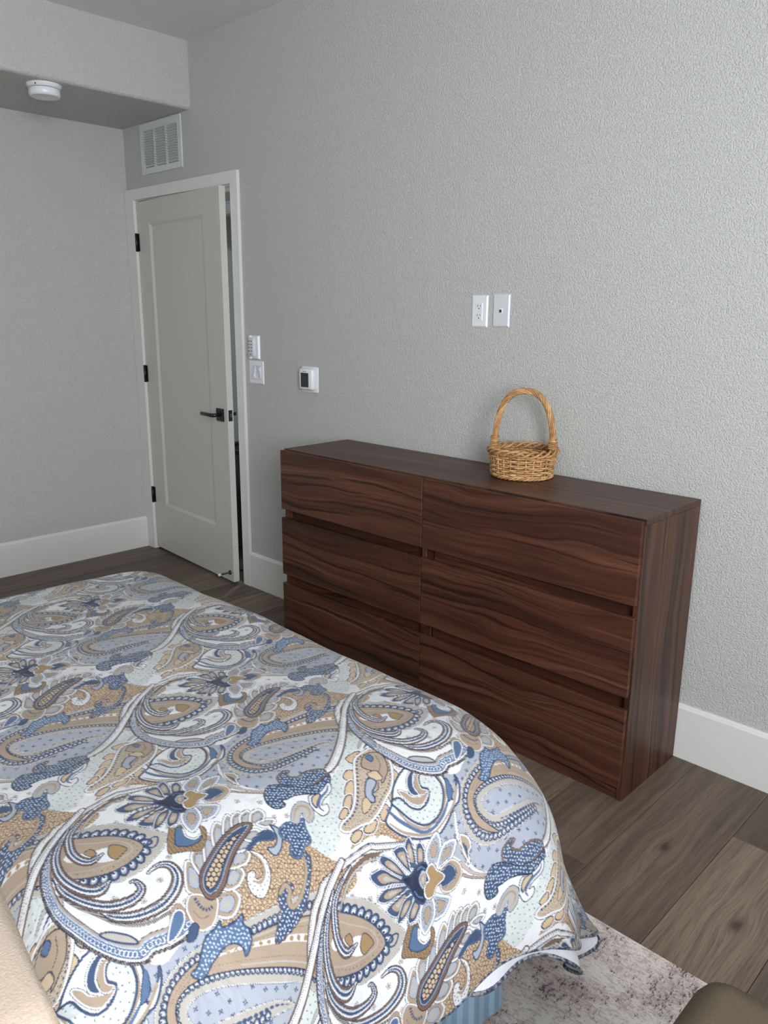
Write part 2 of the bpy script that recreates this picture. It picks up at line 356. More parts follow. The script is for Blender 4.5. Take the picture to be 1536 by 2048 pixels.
o=obj('indicator',lathe([(0,0),(.003,0),(.003,.003),(0,.003)],10),M['slot'],sd);o.location=(.045,-.058,-.012);o.rotation_euler=(R_(90),0,R_(38))
def plate(name,label,cat,x0,x1,z0,z1,th=.006,mat='white'):
    cx,cz=(x0+x1)/2,(z0+z1)/2;t=thing(name,label,cat,(cx,0,cz));w,h=(x1-x0)/2,(z1-z0)/2
    bm=bmesh.new();b=.005
    v=[bm.verts.new(p) for p in ((-w,-.0004,-h),(w,-.0004,-h),(w,-.0004,h),(-w,-.0004,h),(-w,-th*.3,-h),(w,-th*.3,-h),(w,-th*.3,h),(-w,-th*.3,h),(-w+b,-th,-h+b),(w-b,-th,-h+b),(w-b,-th,h-b),(-w+b,-th,h-b))]
    for q in ((0,1,2,3),(8,11,10,9)): bm.faces.new([v[i] for i in q])
    for a in (0,4):
        for k in range(4): bm.faces.new([v[i] for i in (a+k,a+4+k,a+4+(k+1)%4,a+(k+1)%4)])
    bmesh.ops.recalc_face_normals(bm,faces=bm.faces[:])
    obj('wall_plate',bm,M[mat],t);return t
t=plate('power_outlet','white duplex power outlet beside the phone jack','outlet',-.951,-.876,1.409,1.526)
obj('receptacle',box(-.0165,.0165,-.0075,-.006,-.0335,.0335,.001),M['white'],t)
for z in (.017,-.017):
    s=obj('socket',box(-.0155,.0155,-.0085,-.0074,z-.0135,z+.0135,.0008),M['white'],t)
    for x,hh in ((-.006,.0042),(.006,.0034)): obj('slot',box(x-.0011,x+.0011,-.0089,-.0083,z+.003-hh,z+.003+hh),M['slot'],s)
    obj('slot',box(-.0024,.0024,-.0089,-.0083,z-.0095,z-.0052,.0006),M['slot'],s)
obj('screw',box(-.002,.002,-.0088,-.0074,-.002,.002,.0006),M['white2'],t)
t=plate('phone_jack','plain white phone jack plate with one small port','wall jack',-.852,-.777,1.411,1.529,mat='white2')
j=obj('jack',box(-.0085,.0085,-.0085,-.006,-.009,.009,.001),M['white'],t)
obj('port',box(-.0055,.0055,-.009,-.0083,-.006,.004),M['slot'],j)
for z in (.042,-.042): obj('screw',box(-.0028,.0028,-.0073,-.0058,z-.0028,z+.0028,.0008),M['white2'],t)
t=plate('light_switch','double rocker light switch just below the keypad remote','switch',-2.370,-2.250,1.103,1.218)
for x in (-.023,.023):
    r=obj('rocker_frame',join(box(x-.0170,x-.0140,-.0085,-.006,-.034,.034),box(x+.0140,x+.0170,-.0085,-.006,-.034,.034),box(x-.017,x+.017,-.0085,-.006,.031,.034),box(x-.017,x+.017,-.0085,-.006,-.034,-.031)),M['white'],t)
    up=x<0
    pr=prism([(-.006,-.030),(-.0105 if up else -.0065,-.030),(-.0065 if up else -.0105,.030),(-.006,.030)],'x',x-.0135,x+.0135)
    obj('rocker',pr,M['white2'],r)
    obj('slider',box(x+.009,x+.013,-.0125,-.006,-.022 if up else .006,-.006 if up else .024,.001),M['white'],r)
for x in (-.023,.023):
    for z in (.046,-.046): obj('screw',box(x-.0022,x+.0022,-.0072,-.0058,z-.0022,z+.0022,.0006),M['white2'],t)
t=plate('fan_remote','white keypad fan remote in its wall cradle beside the door casing','remote',-2.366,-2.276,1.226,1.342,.012)
b=obj('remote_body',box(-.027,.021,-.024,-.010,-.044,.046,.004,2),M['white2'],t)
for r in range(4):
    for c in range(2): obj('button',box(-.016+c*.018-.0035,-.016+c*.018+.0035,-.0258,-.0235,.030-r*.016-.0025,.030-r*.016+.0025,.0008),M['slot'],b)
obj('badge',box(-.012,.002,-.0246,-.0238,-.036,-.033),M['slot'],b)
for z in (.052,-.052): obj('clip',box(-.024,-.008,-.022,-.010,z-.006,z+.006,.003,2),M['white'],t)
t=thing('thermostat','white wall thermostat with a dark square screen above the dresser end','thermostat',(-1.892,0,1.151))
obj('back_plate',box(-.060,.060,-.010,-.0004,-.060,.060,.006,3),M['white'],t)
b=obj('housing',xf(box(-.050,.050,-.034,-.008,-.050,.050,.012,3),Matrix.Translation((-.004,0,.002))),M['white'],t)
obj('screen',box(-.034,.020,-.0352,-.0335,-.034,.032,.0005),M['screen'],b)
for k in range(5): obj('mark',box(-.020+k*.0048,-.0168+k*.0048,-.0346,-.0338,.0375,.0400),M['slot'],b)
obj('mark',box(.012,.020,-.0346,-.0338,-.0425,-.0405),M['slot'],b)
# ------------------------------------------------------------------ dresser
DRX,DRW=-.0,1.6196;XA=-DRW;FY=-.405;CY=-.3875;BY=-.022
dr=thing('dresser','dark walnut six-drawer dresser standing against the grey wall','dresser',(-.81,-.21,0))
rel=(-.81,-.21,0)
def D(name,mat,x0,x1,y0,y1,z0,z1,bev=.0012,parent=None): return obj(name,box(x0,x1,y0,y1,z0,z1,bev,1,rel),M[mat],parent or dr)
D('top_panel','wt',XA,0,CY,BY,H-.018,H)
D('side_panel','wz',-.018,0,CY,BY,0,H-.0183);D('side_panel','wz',XA,XA+.018,CY,BY,0,H-.0183)
D('back_panel','wx',XA+.019,-.019,BY-.006,BY-.001,.03,H-.019,0)
XM=-.8265
D('divider','wz',XM-.011,XM+.011,CY+.001,BY-.01,.05,H-.0185)
D('plinth','wx',XA+.0185,-.0185,CY+.004,CY+.020,0,.060)
rows=[(.6457,.8975),(.3551,.6074),(.0530,.3135)]
for (xa,xb) in ((XA-.004,XM-.0015),(XM+.0015,-.004)):
    for z0,z1 in rows:
        d=D('drawer','wx',xa,xb,FY,FY+.0172,z0,z1,.0012)
        d['label']='walnut drawer front'
        ia=max(xa+.024,XA+.026);ib=xb-(.024 if xb>-.1 else .014)
        if xa>XM: ia=xa+.022
        if z1<.8: D('finger_rail','wx',ia,ib,CY+.030,CY+.042,z1-.03,z1+.040,.0008,d)
    D('rail','wx',max(xa,XA+.019),min(xb,-.019),CY+.046,CY+.056,.30,.70,0)
# ------------------------------------------------------------------ the paisley print
# ---- printed cotton: a half-drop repeat (700 x 640 mm) rasterised with numpy, then sampled per vertex
NX,NY=1400,640          # 0.5 mm cells; canonical cell 700 x 320 mm, next row shifted by 350 mm
PX=.5
def lin(r,g,b):
    f=lambda v:(v/255/12.92 if v<=10.3 else ((v/255+.055)/1.055)**2.4)
    return np.array([f(r),f(g),f(b)],dtype=np.float32)
PC=dict(white=lin(226,226,230),grey=lin(167,172,185),mint=lin(206,211,211),cream=lin(202,178,149),tan=lin(168,149,131),tanl=lin(192,174,152),
 halo=lin(180,174,168),brown=lin(122,96,80),navy=lin(28,36,64),dblue=lin(58,78,111),blue=lin(84,109,145),ochre=lin(160,131,94),pearl=lin(205,216,232))
TILE=np.empty((NY,NX,3),dtype=np.float32);TILE[:]=PC['white']
def idx(i0,i1,j0,j1):
    j=np.arange(j0,j1);i=np.arange(i0,i1);k=j//NY
    return (j-k*NY)[:,None],((i[None,:]-k[:,None]*(NX//2))%NX)
def blend(box,cov,col,target=None):
    J,I=idx(*box)
    if target is None:
        t=TILE[J,I];TILE[J,I]=t+(col-t)*cov[...,None]
    else:
        target[J,I]=np.maximum(target[J,I],cov)
def grid(i0,i1,j0,j1):
    return (np.arange(i0,i1)+.5)[None,:]*PX,(np.arange(j0,j1)+.5)[:,None]*PX
def spline(p,closed,step=1.6):
    p=np.asarray(p,float);n=len(p)
    if closed: q=np.vstack([p[-1],p,p[0],p[1]])
    else: q=np.vstack([2*p[0]-p[1],p,2*p[-1]-p[-2]])
    out=[]
    for a in range(n if closed else n-1):
        p0,p1,p2,p3=q[a:a+4]
        m=max(2,int(np.linalg.norm((p2-p1)[:2])/step));t=(np.arange(m)/m)[:,None]
        out.append(.5*((2*p1)+(p2-p0)*t+(2*p0-5*p1+4*p2-p3)*t*t+(3*p1-p0-3*p2+p3)*t**3))
    if not closed: out.append(p[-1:])
    return np.vstack(out)
def disc(x,y,r,col,ring=0,target=None,ell=None):
    R=r+1.5*PX if ell is None else max(ell[0],ell[1])+1.5*PX
    b=(int((x-R)/PX//1),int((x+R)/PX//1)+2,int((y-R)/PX//1),int((y+R)/PX//1)+2)
    X,Y=grid(*b);X=X-x;Y=Y-y
    if ell is None: d=np.sqrt(X*X+Y*Y)-r
    else:
        ca,sa=math.cos(ell[2]),math.sin(ell[2]);U=(X*ca+Y*sa)/ell[0];V=(-X*sa+Y*ca)/ell[1]
        d=(np.sqrt(U*U+V*V)-1)*min(ell[0],ell[1])
    if ring: d=np.abs(d)-ring
    blend(b,np.clip(.5-d/PX,0,1).astype(np.float32),col,target)
def poly(pts):
    R=1;x0,y0=pts.min(0)-R;x1,y1=pts.max(0)+R
    b=(int(x0/PX//1),int(x1/PX//1)+2,int(y0/PX//1),int(y1/PX//1)+2)
    X,Y=grid(*b);ins=np.zeros((b[3]-b[2],b[1]-b[0]),bool)
    y=Y[:,0]
    for a in range(len(pts)):
        (xa,ya),(xb,yb)=pts[a-1],pts[a]
        if ya==yb: continue
        rows=np.nonzero((y>=min(ya,yb))&(y<max(ya,yb)))[0]
        if len(rows)==0: continue
        xs=xa+(y[rows]-ya)*(xb-xa)/(yb-ya)
        ins[rows]^=X>=xs[:,None]
    return b,ins.astype(np.float32)
def line(pts,w,col,target=None):
    """pts Nx2, w scalar or N widths"""
    w=np.broadcast_to(np.asarray(w,float),(len(pts),))
    CH=12
    for s in range(0,len(pts)-1,CH):
        P=pts[s:s+CH+1];W=w[s:s+CH+1];R=W.max()/2+1
        x0,y0=P.min(0)-R;x1,y1=P.max(0)+R
        b=(int(x0/PX//1),int(x1/PX//1)+2,int(y0/PX//1),int(y1/PX//1)+2)
        X,Y=grid(*b);best=np.full((b[3]-b[2],b[1]-b[0]),1e9,np.float32)
        for a in range(len(P)-1):
            d=P[a+1]-P[a];L=d@d+1e-9
            t=np.clip(((X-P[a,0])*d[0]+(Y-P[a,1])*d[1])/L,0,1)
            e=np.sqrt((X-P[a,0]-t*d[0])**2+(Y-P[a,1]-t*d[1])**2)-(W[a]+(W[a+1]-W[a])*t)/2
            np.minimum(best,e,out=best)
        blend(b,np.clip(.5-best/PX,0,1),col,target)
def along(pts,step,closed=False):
    P=np.vstack([pts,pts[:1]]) if closed else pts
    seg=np.linalg.norm(np.diff(P,axis=0),axis=1);s=np.concatenate([[0],np.cumsum(seg)])
    n=max(1,int(round(s[-1]/step)));u=(np.arange(n)+.5)*s[-1]/n
    x=np.interp(u,s,P[:,0]);y=np.interp(u,s,P[:,1]);k=np.clip(np.searchsorted(s,u)-1,0,len(seg)-1)
    d=np.diff(P,axis=0)[k]/np.maximum(seg[k],1e-9)[:,None]
    return np.stack([x,y],1),d,u/s[-1]
def normals(pts):
    d=np.gradient(pts,axis=0);d/=np.linalg.norm(d,axis=1)[:,None]+1e-9
    return np.stack([-d[:,1],d[:,0]],1)
def dashes(pts,w,col,on,per,rnd=0):
    c,d,_=along(pts,per)
    for (x,y),(dx,dy) in zip(c,d):
        disc(x,y,0,col,ell=(on/2+.2,w/2,math.atan2(dy,dx)))
rng=np.random.RandomState(7)
def scatter(sx,sy,jit):
    nx=int(round(NX*PX/sx));ny=int(round(NY*PX/sy));ny+=ny%2;sx=NX*PX/nx;sy=NY*PX/ny;o=[]
    for j in range(ny):
        for i in range(nx):
            o.append(((i+.5*(j%2)+jit*(rng.rand()-.5))*sx,(j+.5+jit*(rng.rand()-.5))*sy,rng.rand()))
    return o
TEX={}
def mk(name,col,fn,pts):
    t=np.zeros((NY,NX),np.float32)
    for p in pts: fn(t,*p)
    TEX[name]=(PC[col],t)
def _plus(t,x,y,r):
    a=r*.6+.5
    for k in range(4):
        q=a+k*math.pi/2;disc(x+2.3*math.cos(q),y+2.3*math.sin(q),0,None,target=t,ell=(1.9,1.1,q+.4))
mk('plus','dblue',_plus,scatter(24,19,.35))
mk('dots','dblue',lambda t,x,y,r:disc(x,y,0,None,target=t,ell=(1.5,.9,r*3)),scatter(12,10,.5))
mk('rings','brown',lambda t,x,y,r:disc(x,y,3.1+r*.6,None,ring=.75,target=t),scatter(9,7.6,.3))
mk('hexi','navy',lambda t,x,y,r:disc(x,y,3.6,None,target=t),scatter(9,7.8,.1))
TEX['hex']=(PC['navy'],1-TEX['hexi'][1])
mk('specks','dblue',lambda t,x,y,r:disc(x,y,.9,None,target=t),scatter(5,4.2,.6))
mk('specks2','dblue',lambda t,x,y,r:disc(x,y,1.2,None,target=t),scatter(8,7,.4))
mk('pearls','pearl',lambda t,x,y,r:disc(x,y,0,None,target=t,ell=(1.9,1.2,r*3)),scatter(7,5.6,.4))
mk('rope','navy',lambda t,x,y,r:disc(x,y,0,None,target=t,ell=(3,.6,.8)),scatter(4,6,.2))
def _sprig(t,x,y,r):
    for k in range(5):
        q=r*6+k*1.2566;disc(x+3.3*math.cos(q),y+3.3*math.sin(q),1.7,None,ring=.42,target=t)
    disc(x,y,1,None,target=t)
mk('sprigs','brown',_sprig,scatter(37,31,.45))
def put_tex(box,mask,name):
    col,t=TEX[name];J,I=idx(*box);blend(box,mask*t[J,I],col)
_c,_t=TEX['sprigs'];TILE+=(_c-TILE)*_t[...,None]*.9
def scaled(p,f): 
    c=p.mean(0);return c+(p-c)*f
def draw(kind,pts,o):
    P=np.array(pts,float)
    if kind=='fill':
        p=spline(P,True,2.) if o.get('smooth',1) else P
        if o.get('smooth',1)==0: p=spline(P,True,6)
        lw=o.get('lw',1.);loop=np.vstack([p,p[:1]])
        if 'halo' in o: line(loop,2*o['halo'],PC['white'])
        if 'out' in o: line(loop,lw+2.2,PC[o['out']])
        elif o.get('smooth',1): line(loop,lw+1.8,PC['navy'])
        b,m=poly(p);blend(b,m,PC[o['c']])
        if 'core' in o:
            cs=o.get('cs',.62);c=scaled(p,cs);bb,mm=poly(c);blend(bb,mm,PC[o['core']])
            line(np.vstack([c,c[:1]]),.7,PC['navy'])
            if cs>.6: bb,mm=poly(scaled(p,.3));blend(bb,mm,PC['halo'])
            else: dashes(np.vstack([scaled(p,.72),scaled(p,.72)[:1]]),1.1,PC['dblue'],3.2,6)
        if 'tex' in o: put_tex(b,m,o['tex'])
        if 'line' in o: line(loop,lw,PC[o['line']])
        e=o.get('edge')
        if e=='dash': line(loop,1.8,PC['white']);dashes(loop,1.1,PC['navy'],2,3.6)
        if e=='beads': dashes(loop,2.6,PC['navy'],2.6,4.4)
        if e=='dots': dashes(scaled(loop,.93),1.3,PC['navy'],1.3,3.4)
        return
    w=o.get('w',3)
    if np.ndim(w)>0:
        w=np.interp(np.linspace(0,len(P)-1,len(P)),np.linspace(0,len(P)-1,len(w)),w)
        q=spline(np.column_stack([P,w]),False);p,w=q[:,:2],np.maximum(q[:,2],.4)
    else: p=spline(P,False);w=np.full(len(p),float(w))
    n=normals(p)
    if kind=='stroke':
        if 'dash' in o:
            c,d,u=along(p,o['dash'][1]);ww=np.interp(u,np.linspace(0,1,len(w)),w)
            for (x,y),(dx,dy),q in zip(c,d,ww): disc(x,y,0,PC[o['c']],ell=(o['dash'][0]/2+.2,max(q/2,.4),math.atan2(dy,dx)))
            return
        if 'out' in o: line(p,w+1.6,PC[o['out']])
        line(p,w,PC[o['c']])
        if 'hatch' in o: dashes(p,w.mean(),PC['navy'],1,2.6)
    elif kind=='stem':
        line(p,w,PC['navy']);line(p,w-1.4,PC['brown']);line(p,w*.62+.9,PC['navy']);line(p,w*.62,PC['white'])
        q=p-n*(w*.18)[:,None];dashes(q,2.4,PC['dblue'],1.3,3.2)
        q=p+n*(w*.06)[:,None];dashes(q,1,PC['navy'],1,5)
    elif kind=='plume':
        if o['style']=='border':
            line(p,w+2.2,PC['navy']);line(p,w,PC['tan'])
            q=p-n*(w*.40)[:,None]
            line(p,w*.74+1,PC['navy']);line(p,w*.74,PC['white'])
            line(p,w*.48,PC['blue'])
            c,d,u=along(p,6.4);ww=np.interp(u,np.linspace(0,1,len(w)),w)
            for (x,y),r in zip(c,ww): disc(x,y,r*.14,PC['white'],ring=.5)
            e=p-n*(w*.41)[:,None];c,d,u=along(e,3.8)
            for x,y in c: disc(x,y,1.5,PC['navy'],ring=.6)
            line(p+n*(w*.33)[:,None],np.maximum(w*.12,.6),PC['grey'])
        else:
            line(p,w+2.2,PC['navy']);line(p,w,PC['brown'])
            line(p,w*.66+2.,PC['navy']);line(p,w*.66,PC['white'])
            for s in (-1,1): dashes(p+n*(s*w*.33)[:,None],2.2,PC['navy'],1.4,3.6)
            c,d,u=along(p,4.6);ww=np.interp(u,np.linspace(0,1,len(w)),w)
            for (x,y),(dx,dy),r in zip(c,d,ww):
                if r>7: disc(x,y,0,PC['dblue'],ell=(2.7,r*.15,math.atan2(dy,dx)+.5))
            line(p+n*(w*.25)[:,None],np.maximum(w*.08,.4),PC['grey'])
    elif kind=='scales':
        r=o['r'];c,d,u=along(p,r*1.75)
        for (x,y),(dx,dy) in zip(c,d):
            nx,ny=-dy*o['side'],dx*o['side'];a=math.atan2(ny*.9+dy*.45,nx*.9+dx*.45)
            X,Y=x+nx*r*.3,y+ny*r*.3
            disc(X,Y,0,PC['navy'],ell=(r*1.35,r*1.0,a));disc(X,Y,0,PC['dblue'],ell=(r*1.22,r*.88,a))
        for (x,y),(dx,dy) in zip(c,d):
            nx,ny=-dy*o['side'],dx*o['side'];a=math.atan2(ny*.9+dy*.45,nx*.9+dx*.45)
            disc(x+nx*r*.3,y+ny*r*.3,0,PC['grey'],ell=(r*.8,r*.5,a));disc(x+nx*r*.05,y+ny*r*.05,0,PC['white'],ell=(r*.5,r*.38,a))
            disc(x-nx*r*.1,y-ny*r*.1,r*.26,PC['navy'])
PRINT=[
('fill','-218,528 -230,423 -193,332 -116,252 -51,206 6,222 38,239 99,224 157,279 181,341 182,480 182,528 156,599 100,673 41,730 -125,901 -174,659',{'c': 'grey', 'tex': 'plus', 'smooth': 0}),
('fill','-226,273 -204,327 -198,405 -104,378 51,272 84,215 21,163 -34,120 -83,126 -128,237',{'c': 'grey', 'tex': 'plus', 'smooth': 0}),
('fill','63,755 117,781 196,715 244,625 334,534 431,425 485,364 469,312 425,283 359,306 339,366 331,442 244,510 220,570 153,668',{'c': 'mint', 'tex': 'dots', 'smooth': 0}),
('fill','332,78 329,149 335,193 403,276 478,327 582,409 621,349 613,270 670,82 646,8 615,-77 602,-136 598,-194 591,-244 497,-170 462,-58 400,6',{'c': 'cream', 'tex': 'rings', 'smooth': 0}),
('fill','-203,-210 -239,-153 -228,-116 -252,-50 -221,-33 -168,-9 -119,39 -124,-3 -183,-59 -207,-119 -200,-191',{'c': 'cream', 'tex': 'rings', 'smooth': 0}),
('fill','-119,960 -132,907 -172,766 -188,644 -196,522 -191,421 -167,334 -115,273 -56,249 15,250 68,289 92,344 95,433 89,506 82,590 87,671 46,615 27,530 19,439 8,377 -24,353 -60,353 -75,398 -63,475 -17,589 49,717 106,791',{'c': 'halo', 'edge': 'dash'}),
('scales','-96,939 -109,886 -146,745 -161,623 -171,504 -169,410 -143,334 -100,289 -53,271 3,276 49,302 76,355 80,441 78,514 74,587',{'r': 5.6, 'side': 1}),
('scales','103,793 30,728 -24,646 -76,534 -101,430 -101,359 -76,325 -33,318 22,344 49,393 53,456 57,521',{'r': 4.6, 'side': -1}),
('fill','-55,914 -82,852 -127,729 -148,614 -161,497 -158,413 -135,343 -98,302 -51,288 0,296 43,329 66,363 27,340 -25,317 -79,322 -109,361 -112,433 -83,539 -32,653 21,736 84,800',{'c': 'tan', 'line': 'navy', 'lw': 1.1}),
('stroke','-20,883 -60,833 -108,714 -134,603 -149,489 -146,405 -118,341 -89,311',{'w': 1.4, 'c': 'brown', 'dash': (1.2, 4)}),
('stroke','52,818 -4,757 -55,671 -101,553 -129,445 -121,369 -89,322',{'w': 1.4, 'c': 'brown', 'dash': (1.2, 4)}),
('stroke','16,850 -42,789 -81,719 -112,638 -136,554 -149,478',{'w': [11, 11, 9, 7, 4, 2], 'c': 'white'}),
('stroke','16,850 -42,789 -81,719 -112,638 -136,554 -149,478',{'w': [9, 9, 7, 5, 3, 1], 'c': 'ochre', 'dash': (7, 14)}),
('stroke','-44,881 -73,844 -118,722 -142,609',{'w': 2.2, 'c': 'halo'}),
('stroke','53,795 8,746 -44,662 -93,546',{'w': 2.2, 'c': 'halo'}),
('stroke','78,655 57,606 51,525 43,445 31,388',{'w': [1, 4, 6, 4, 2], 'c': 'dblue', 'dash': (7, 9)}),
('fill','-99,-369 -81,-320 -52,-258 -19,-210 38,-167 85,-137 130,-109 170,-140 190,-179 209,-232 213,-283 206,-325 141,-416 82,-465',{'c': 'halo', 'edge': 'dash'}),
('scales','-60,-355 -35,-319 -12,-283 29,-233 68,-203 108,-186 135,-189 159,-217 173,-261 176,-308 169,-353 141,-416',{'r': 8.5, 'side': 1}),
('fill','-99,-411 -51,-352 -5,-286 39,-238 88,-205 129,-193 150,-217 163,-260 165,-310 155,-353 129,-411 73,-477',{'c': 'tan', 'line': 'dblue', 'lw': 1.6}),
('fill','48,-336 58,-294 84,-265 126,-276 114,-323 82,-356 42,-410 13,-402',{'c': 'white', 'smooth': 0}),
('fill','62,-276 76,-255 108,-240 119,-260 126,-286 96,-296',{'c': 'ochre', 'line': 'navy', 'lw': 0.6}),
('fill','40,-352 35,-330 63,-323 70,-338',{'c': 'ochre'}),
('stroke','91,-422 120,-364 134,-306 133,-259 122,-227 91,-227 54,-252 14,-311 -19,-353',{'w': 2, 'c': 'halo', 'dash': (3, 3)}),
('stroke','107,-413 141,-347 151,-287 141,-229 120,-209 76,-220',{'w': 1.6, 'c': 'navy', 'dash': (1.5, 9)}),
('stroke','131,-183 117,-156 125,-138 149,-154 153,-174 138,-184',{'w': 3, 'c': 'dblue'}),
('stem','-123,3 -147,-59 -166,-110 -178,-158 -152,-347 -126,-391 -92,-439 -28,-487 38,-517',{'w': [9, 12, 13, 13, 14, 15, 16, 17, 18]}),
('stem','-180,1015 -160,982 -105,903 -4,798 85,712 146,640 187,573 202,516',{'w': [14, 16, 17, 18, 20, 22, 20, 14]}),
('stroke','-129,-56 -144,-121 -152,-176 -122,-288 -97,-337 -54,-384 -10,-433',{'w': [3, 6, 7, 7, 6, 5, 3], 'c': 'brown', 'out': 'navy'}),
('stroke','-118,-65 -131,-127 -139,-182 -120,-255 -72,-317 -44,-345',{'w': [2, 3, 4, 4, 3, 1], 'c': 'halo', 'out': 'navy'}),
('stroke','-519,74 -541,113 -541,150 -505,152',{'w': [3, 8, 9, 4], 'c': 'halo', 'out': 'dblue'}),
('stroke','-504,91 -515,120 -513,148',{'w': [2, 5, 3], 'c': 'dblue'}),
('fill','-506,-3 -512,35 -500,65 -473,8',{'c': 'cream', 'halo': 3.4, 'edge': 'beads'}),
('fill','-442,-68 -460,-36 -442,-16 -406,-43',{'c': 'cream', 'halo': 3.4, 'edge': 'beads'}),
('fill','-382,-109 -415,-72 -409,-46 -362,-82',{'c': 'cream', 'halo': 3.4, 'edge': 'beads'}),
('fill','-342,-148 -371,-114 -365,-89 -324,-128',{'c': 'cream', 'halo': 3.4, 'edge': 'beads'}),
('fill','-442,158 -401,167 -351,162 -367,144 -395,143',{'c': 'cream', 'halo': 3.4, 'edge': 'beads'}),
('fill','-359,124 -320,127 -271,114 -305,87 -332,95',{'c': 'cream', 'halo': 3.4, 'edge': 'beads'}),
('fill','-298,42 -308,73 -269,65 -253,42 -272,33',{'c': 'cream', 'halo': 3.4, 'edge': 'beads'}),
('fill','-256,-32 -276,-1 -259,13 -232,-7 -229,-38',{'c': 'cream', 'halo': 3.4, 'edge': 'beads'}),
('fill','-238,-124 -251,-87 -241,-59 -216,-91 -223,-124',{'c': 'cream', 'halo': 3.4, 'edge': 'beads'}),
('fill','-232,-191 -246,-157 -234,-136 -216,-157 -213,-186',{'c': 'cream', 'halo': 3.4, 'edge': 'beads'}),
('fill','-316,-188 -337,-151 -325,-138 -298,-168',{'c': 'cream', 'halo': 3.4, 'edge': 'beads'}),
('fill','-479,123 -492,93 -485,30 -447,-8 -391,-50 -336,-98 -306,-143 -293,-191 -275,-209 -255,-187 -254,-132 -249,-81 -265,-25 -287,23 -305,63 -339,101 -390,134 -445,145',{'c': 'tanl', 'line': 'white', 'lw': 4, 'tex': 'specks', 'out': 'navy'}),
('stroke','-442,136 -469,93 -478,38 -435,-4 -379,-46 -327,-92 -298,-138 -285,-191',{'w': 4.6, 'c': 'dblue', 'dash': (4.2, 8.4), 'rnd': 1}),
('stroke','-396,127 -348,96 -318,58 -302,20 -281,-29 -267,-83',{'w': 3.2, 'c': 'dblue', 'dash': (3, 7), 'rnd': 1}),
('fill','-443,27 -473,63 -468,104 -436,129 -378,108 -354,75 -344,49 -384,67 -407,46',{'c': 'tan', 'line': 'navy', 'lw': 1}),
('stroke','-448,106 -408,94 -388,67 -398,57',{'w': 1, 'c': 'navy'}),
('fill','-462,66 -468,84 -448,90 -437,73',{'c': 'blue'}),
('fill','-403,22 -404,40 -393,62 -358,62 -362,39 -379,24',{'c': 'cream', 'line': 'navy', 'lw': 0.8}),
('fill','-386,16 -373,-11 -336,-40 -306,-35 -304,-19 -336,-8 -348,16 -363,32',{'c': 'grey', 'line': 'dblue', 'lw': 2}),
('stroke','-353,38 -331,15 -331,-11 -317,-14 -313,-1',{'w': 2, 'c': 'dblue'}),
('fill','-327,-61 -327,-43 -300,-41 -286,-70 -289,-90',{'c': 'cream'}),
('fill','-214,-29 -239,-1 -258,31 -307,80 -337,152 -327,203 -294,234 -261,265 -218,272 -158,252 -133,260 -173,303 -203,318 -166,309 -121,274 -111,238 -87,191 -74,136 -93,89 -113,51 -156,0',{'c': 'white', 'line': 'dblue', 'lw': 3.2}),
('stroke','-253,2 -205,18 -160,47 -115,86 -104,134 -115,188 -145,237',{'w': [4, 7, 7, 6, 6, 6, 4], 'c': 'blue'}),
('stroke','-207,-18 -162,10 -123,57 -100,97 -89,137 -103,201 -124,251 -163,294',{'w': [3, 5, 5, 4, 4, 4, 5, 6], 'c': 'tan'}),
('fill','-215,276 -178,277 -150,261 -145,237',{'c': 'blue'}),
('stroke','-248,33 -178,49 -126,92 -116,137 -127,188 -165,235 -217,254 -270,245 -297,215',{'w': [2, 5, 5, 5, 5, 5, 5, 5, 5], 'c': 'tan'}),
('fill','-222,192 -247,174 -278,187 -288,214 -267,239 -222,249 -175,233 -135,193 -122,145 -134,101 -174,66 -226,44 -264,34 -260,70 -209,89 -183,121 -190,165',{'c': 'mint', 'tex': 'dots', 'line': 'dblue', 'lw': 3.2}),
('fill','-285,84 -249,88 -211,106 -193,135 -204,173 -221,187 -218,157 -236,120 -266,105',{'c': 'tan', 'line': 'white', 'lw': 2}),
('fill','-304,213 -293,176 -264,150 -233,146 -216,164 -222,186 -242,169 -282,184 -294,214',{'c': 'tan', 'line': 'white', 'lw': 1.6}),
('fill','-324,202 -307,151 -275,124 -243,123 -227,146 -263,147 -298,175 -308,209',{'c': 'dblue', 'line': 'white', 'lw': 2.4}),
('fill','113,-460 40,-465 119,-453 192,-429 263,-400 343,-347 372,-271 375,-198 414,-222 429,-279 411,-353 369,-418 296,-455 213,-473',{'c': 'white', 'smooth': 0}),
('plume','-114,-340 -50,-408 7,-455 57,-484 119,-501 182,-506 240,-498 295,-480 347,-457 387,-427 417,-396 441,-354 432,-321 441,-267 438,-211 424,-152',{'w': [4, 10, 13, 15, 16, 17, 19, 21, 23, 25, 27, 28, 30, 30, 27, 10], 'style': 'border'}),
('stroke','447,-276 421,-238 385,-228 374,-199 409,-195 419,-193',{'w': [2, 6, 7, 7, 6, 2], 'c': 'tan', 'out': 'brown'}),
('fill','387,-224 392,-196 424,-205 451,-246 449,-272',{'c': 'blue', 'line': 'white', 'lw': 2.5}),
('fill','337,-435 342,-412 361,-386 384,-362 409,-352 390,-386 361,-420',{'c': 'halo', 'line': 'dblue', 'lw': 2}),
('stroke','155,-481 221,-456 272,-421 325,-383 364,-328 378,-274 378,-227',{'w': [2, 4, 5, 6, 6, 5, 3], 'c': 'halo', 'out': 'brown', 'hatch': 1}),
('plume','277,-405 311,-376 337,-329 348,-273 343,-223 318,-178 283,-155 243,-159 224,-190 231,-229',{'w': [3, 13, 17, 18, 19, 19, 17, 13, 9, 4], 'style': 'feather'}),
('plume','81,-467 145,-466 191,-450 233,-422 268,-384 285,-340 286,-297 268,-270 236,-275 231,-289',{'w': [3, 12, 14, 17, 18, 18, 16, 12, 7, 3], 'style': 'feather'}),
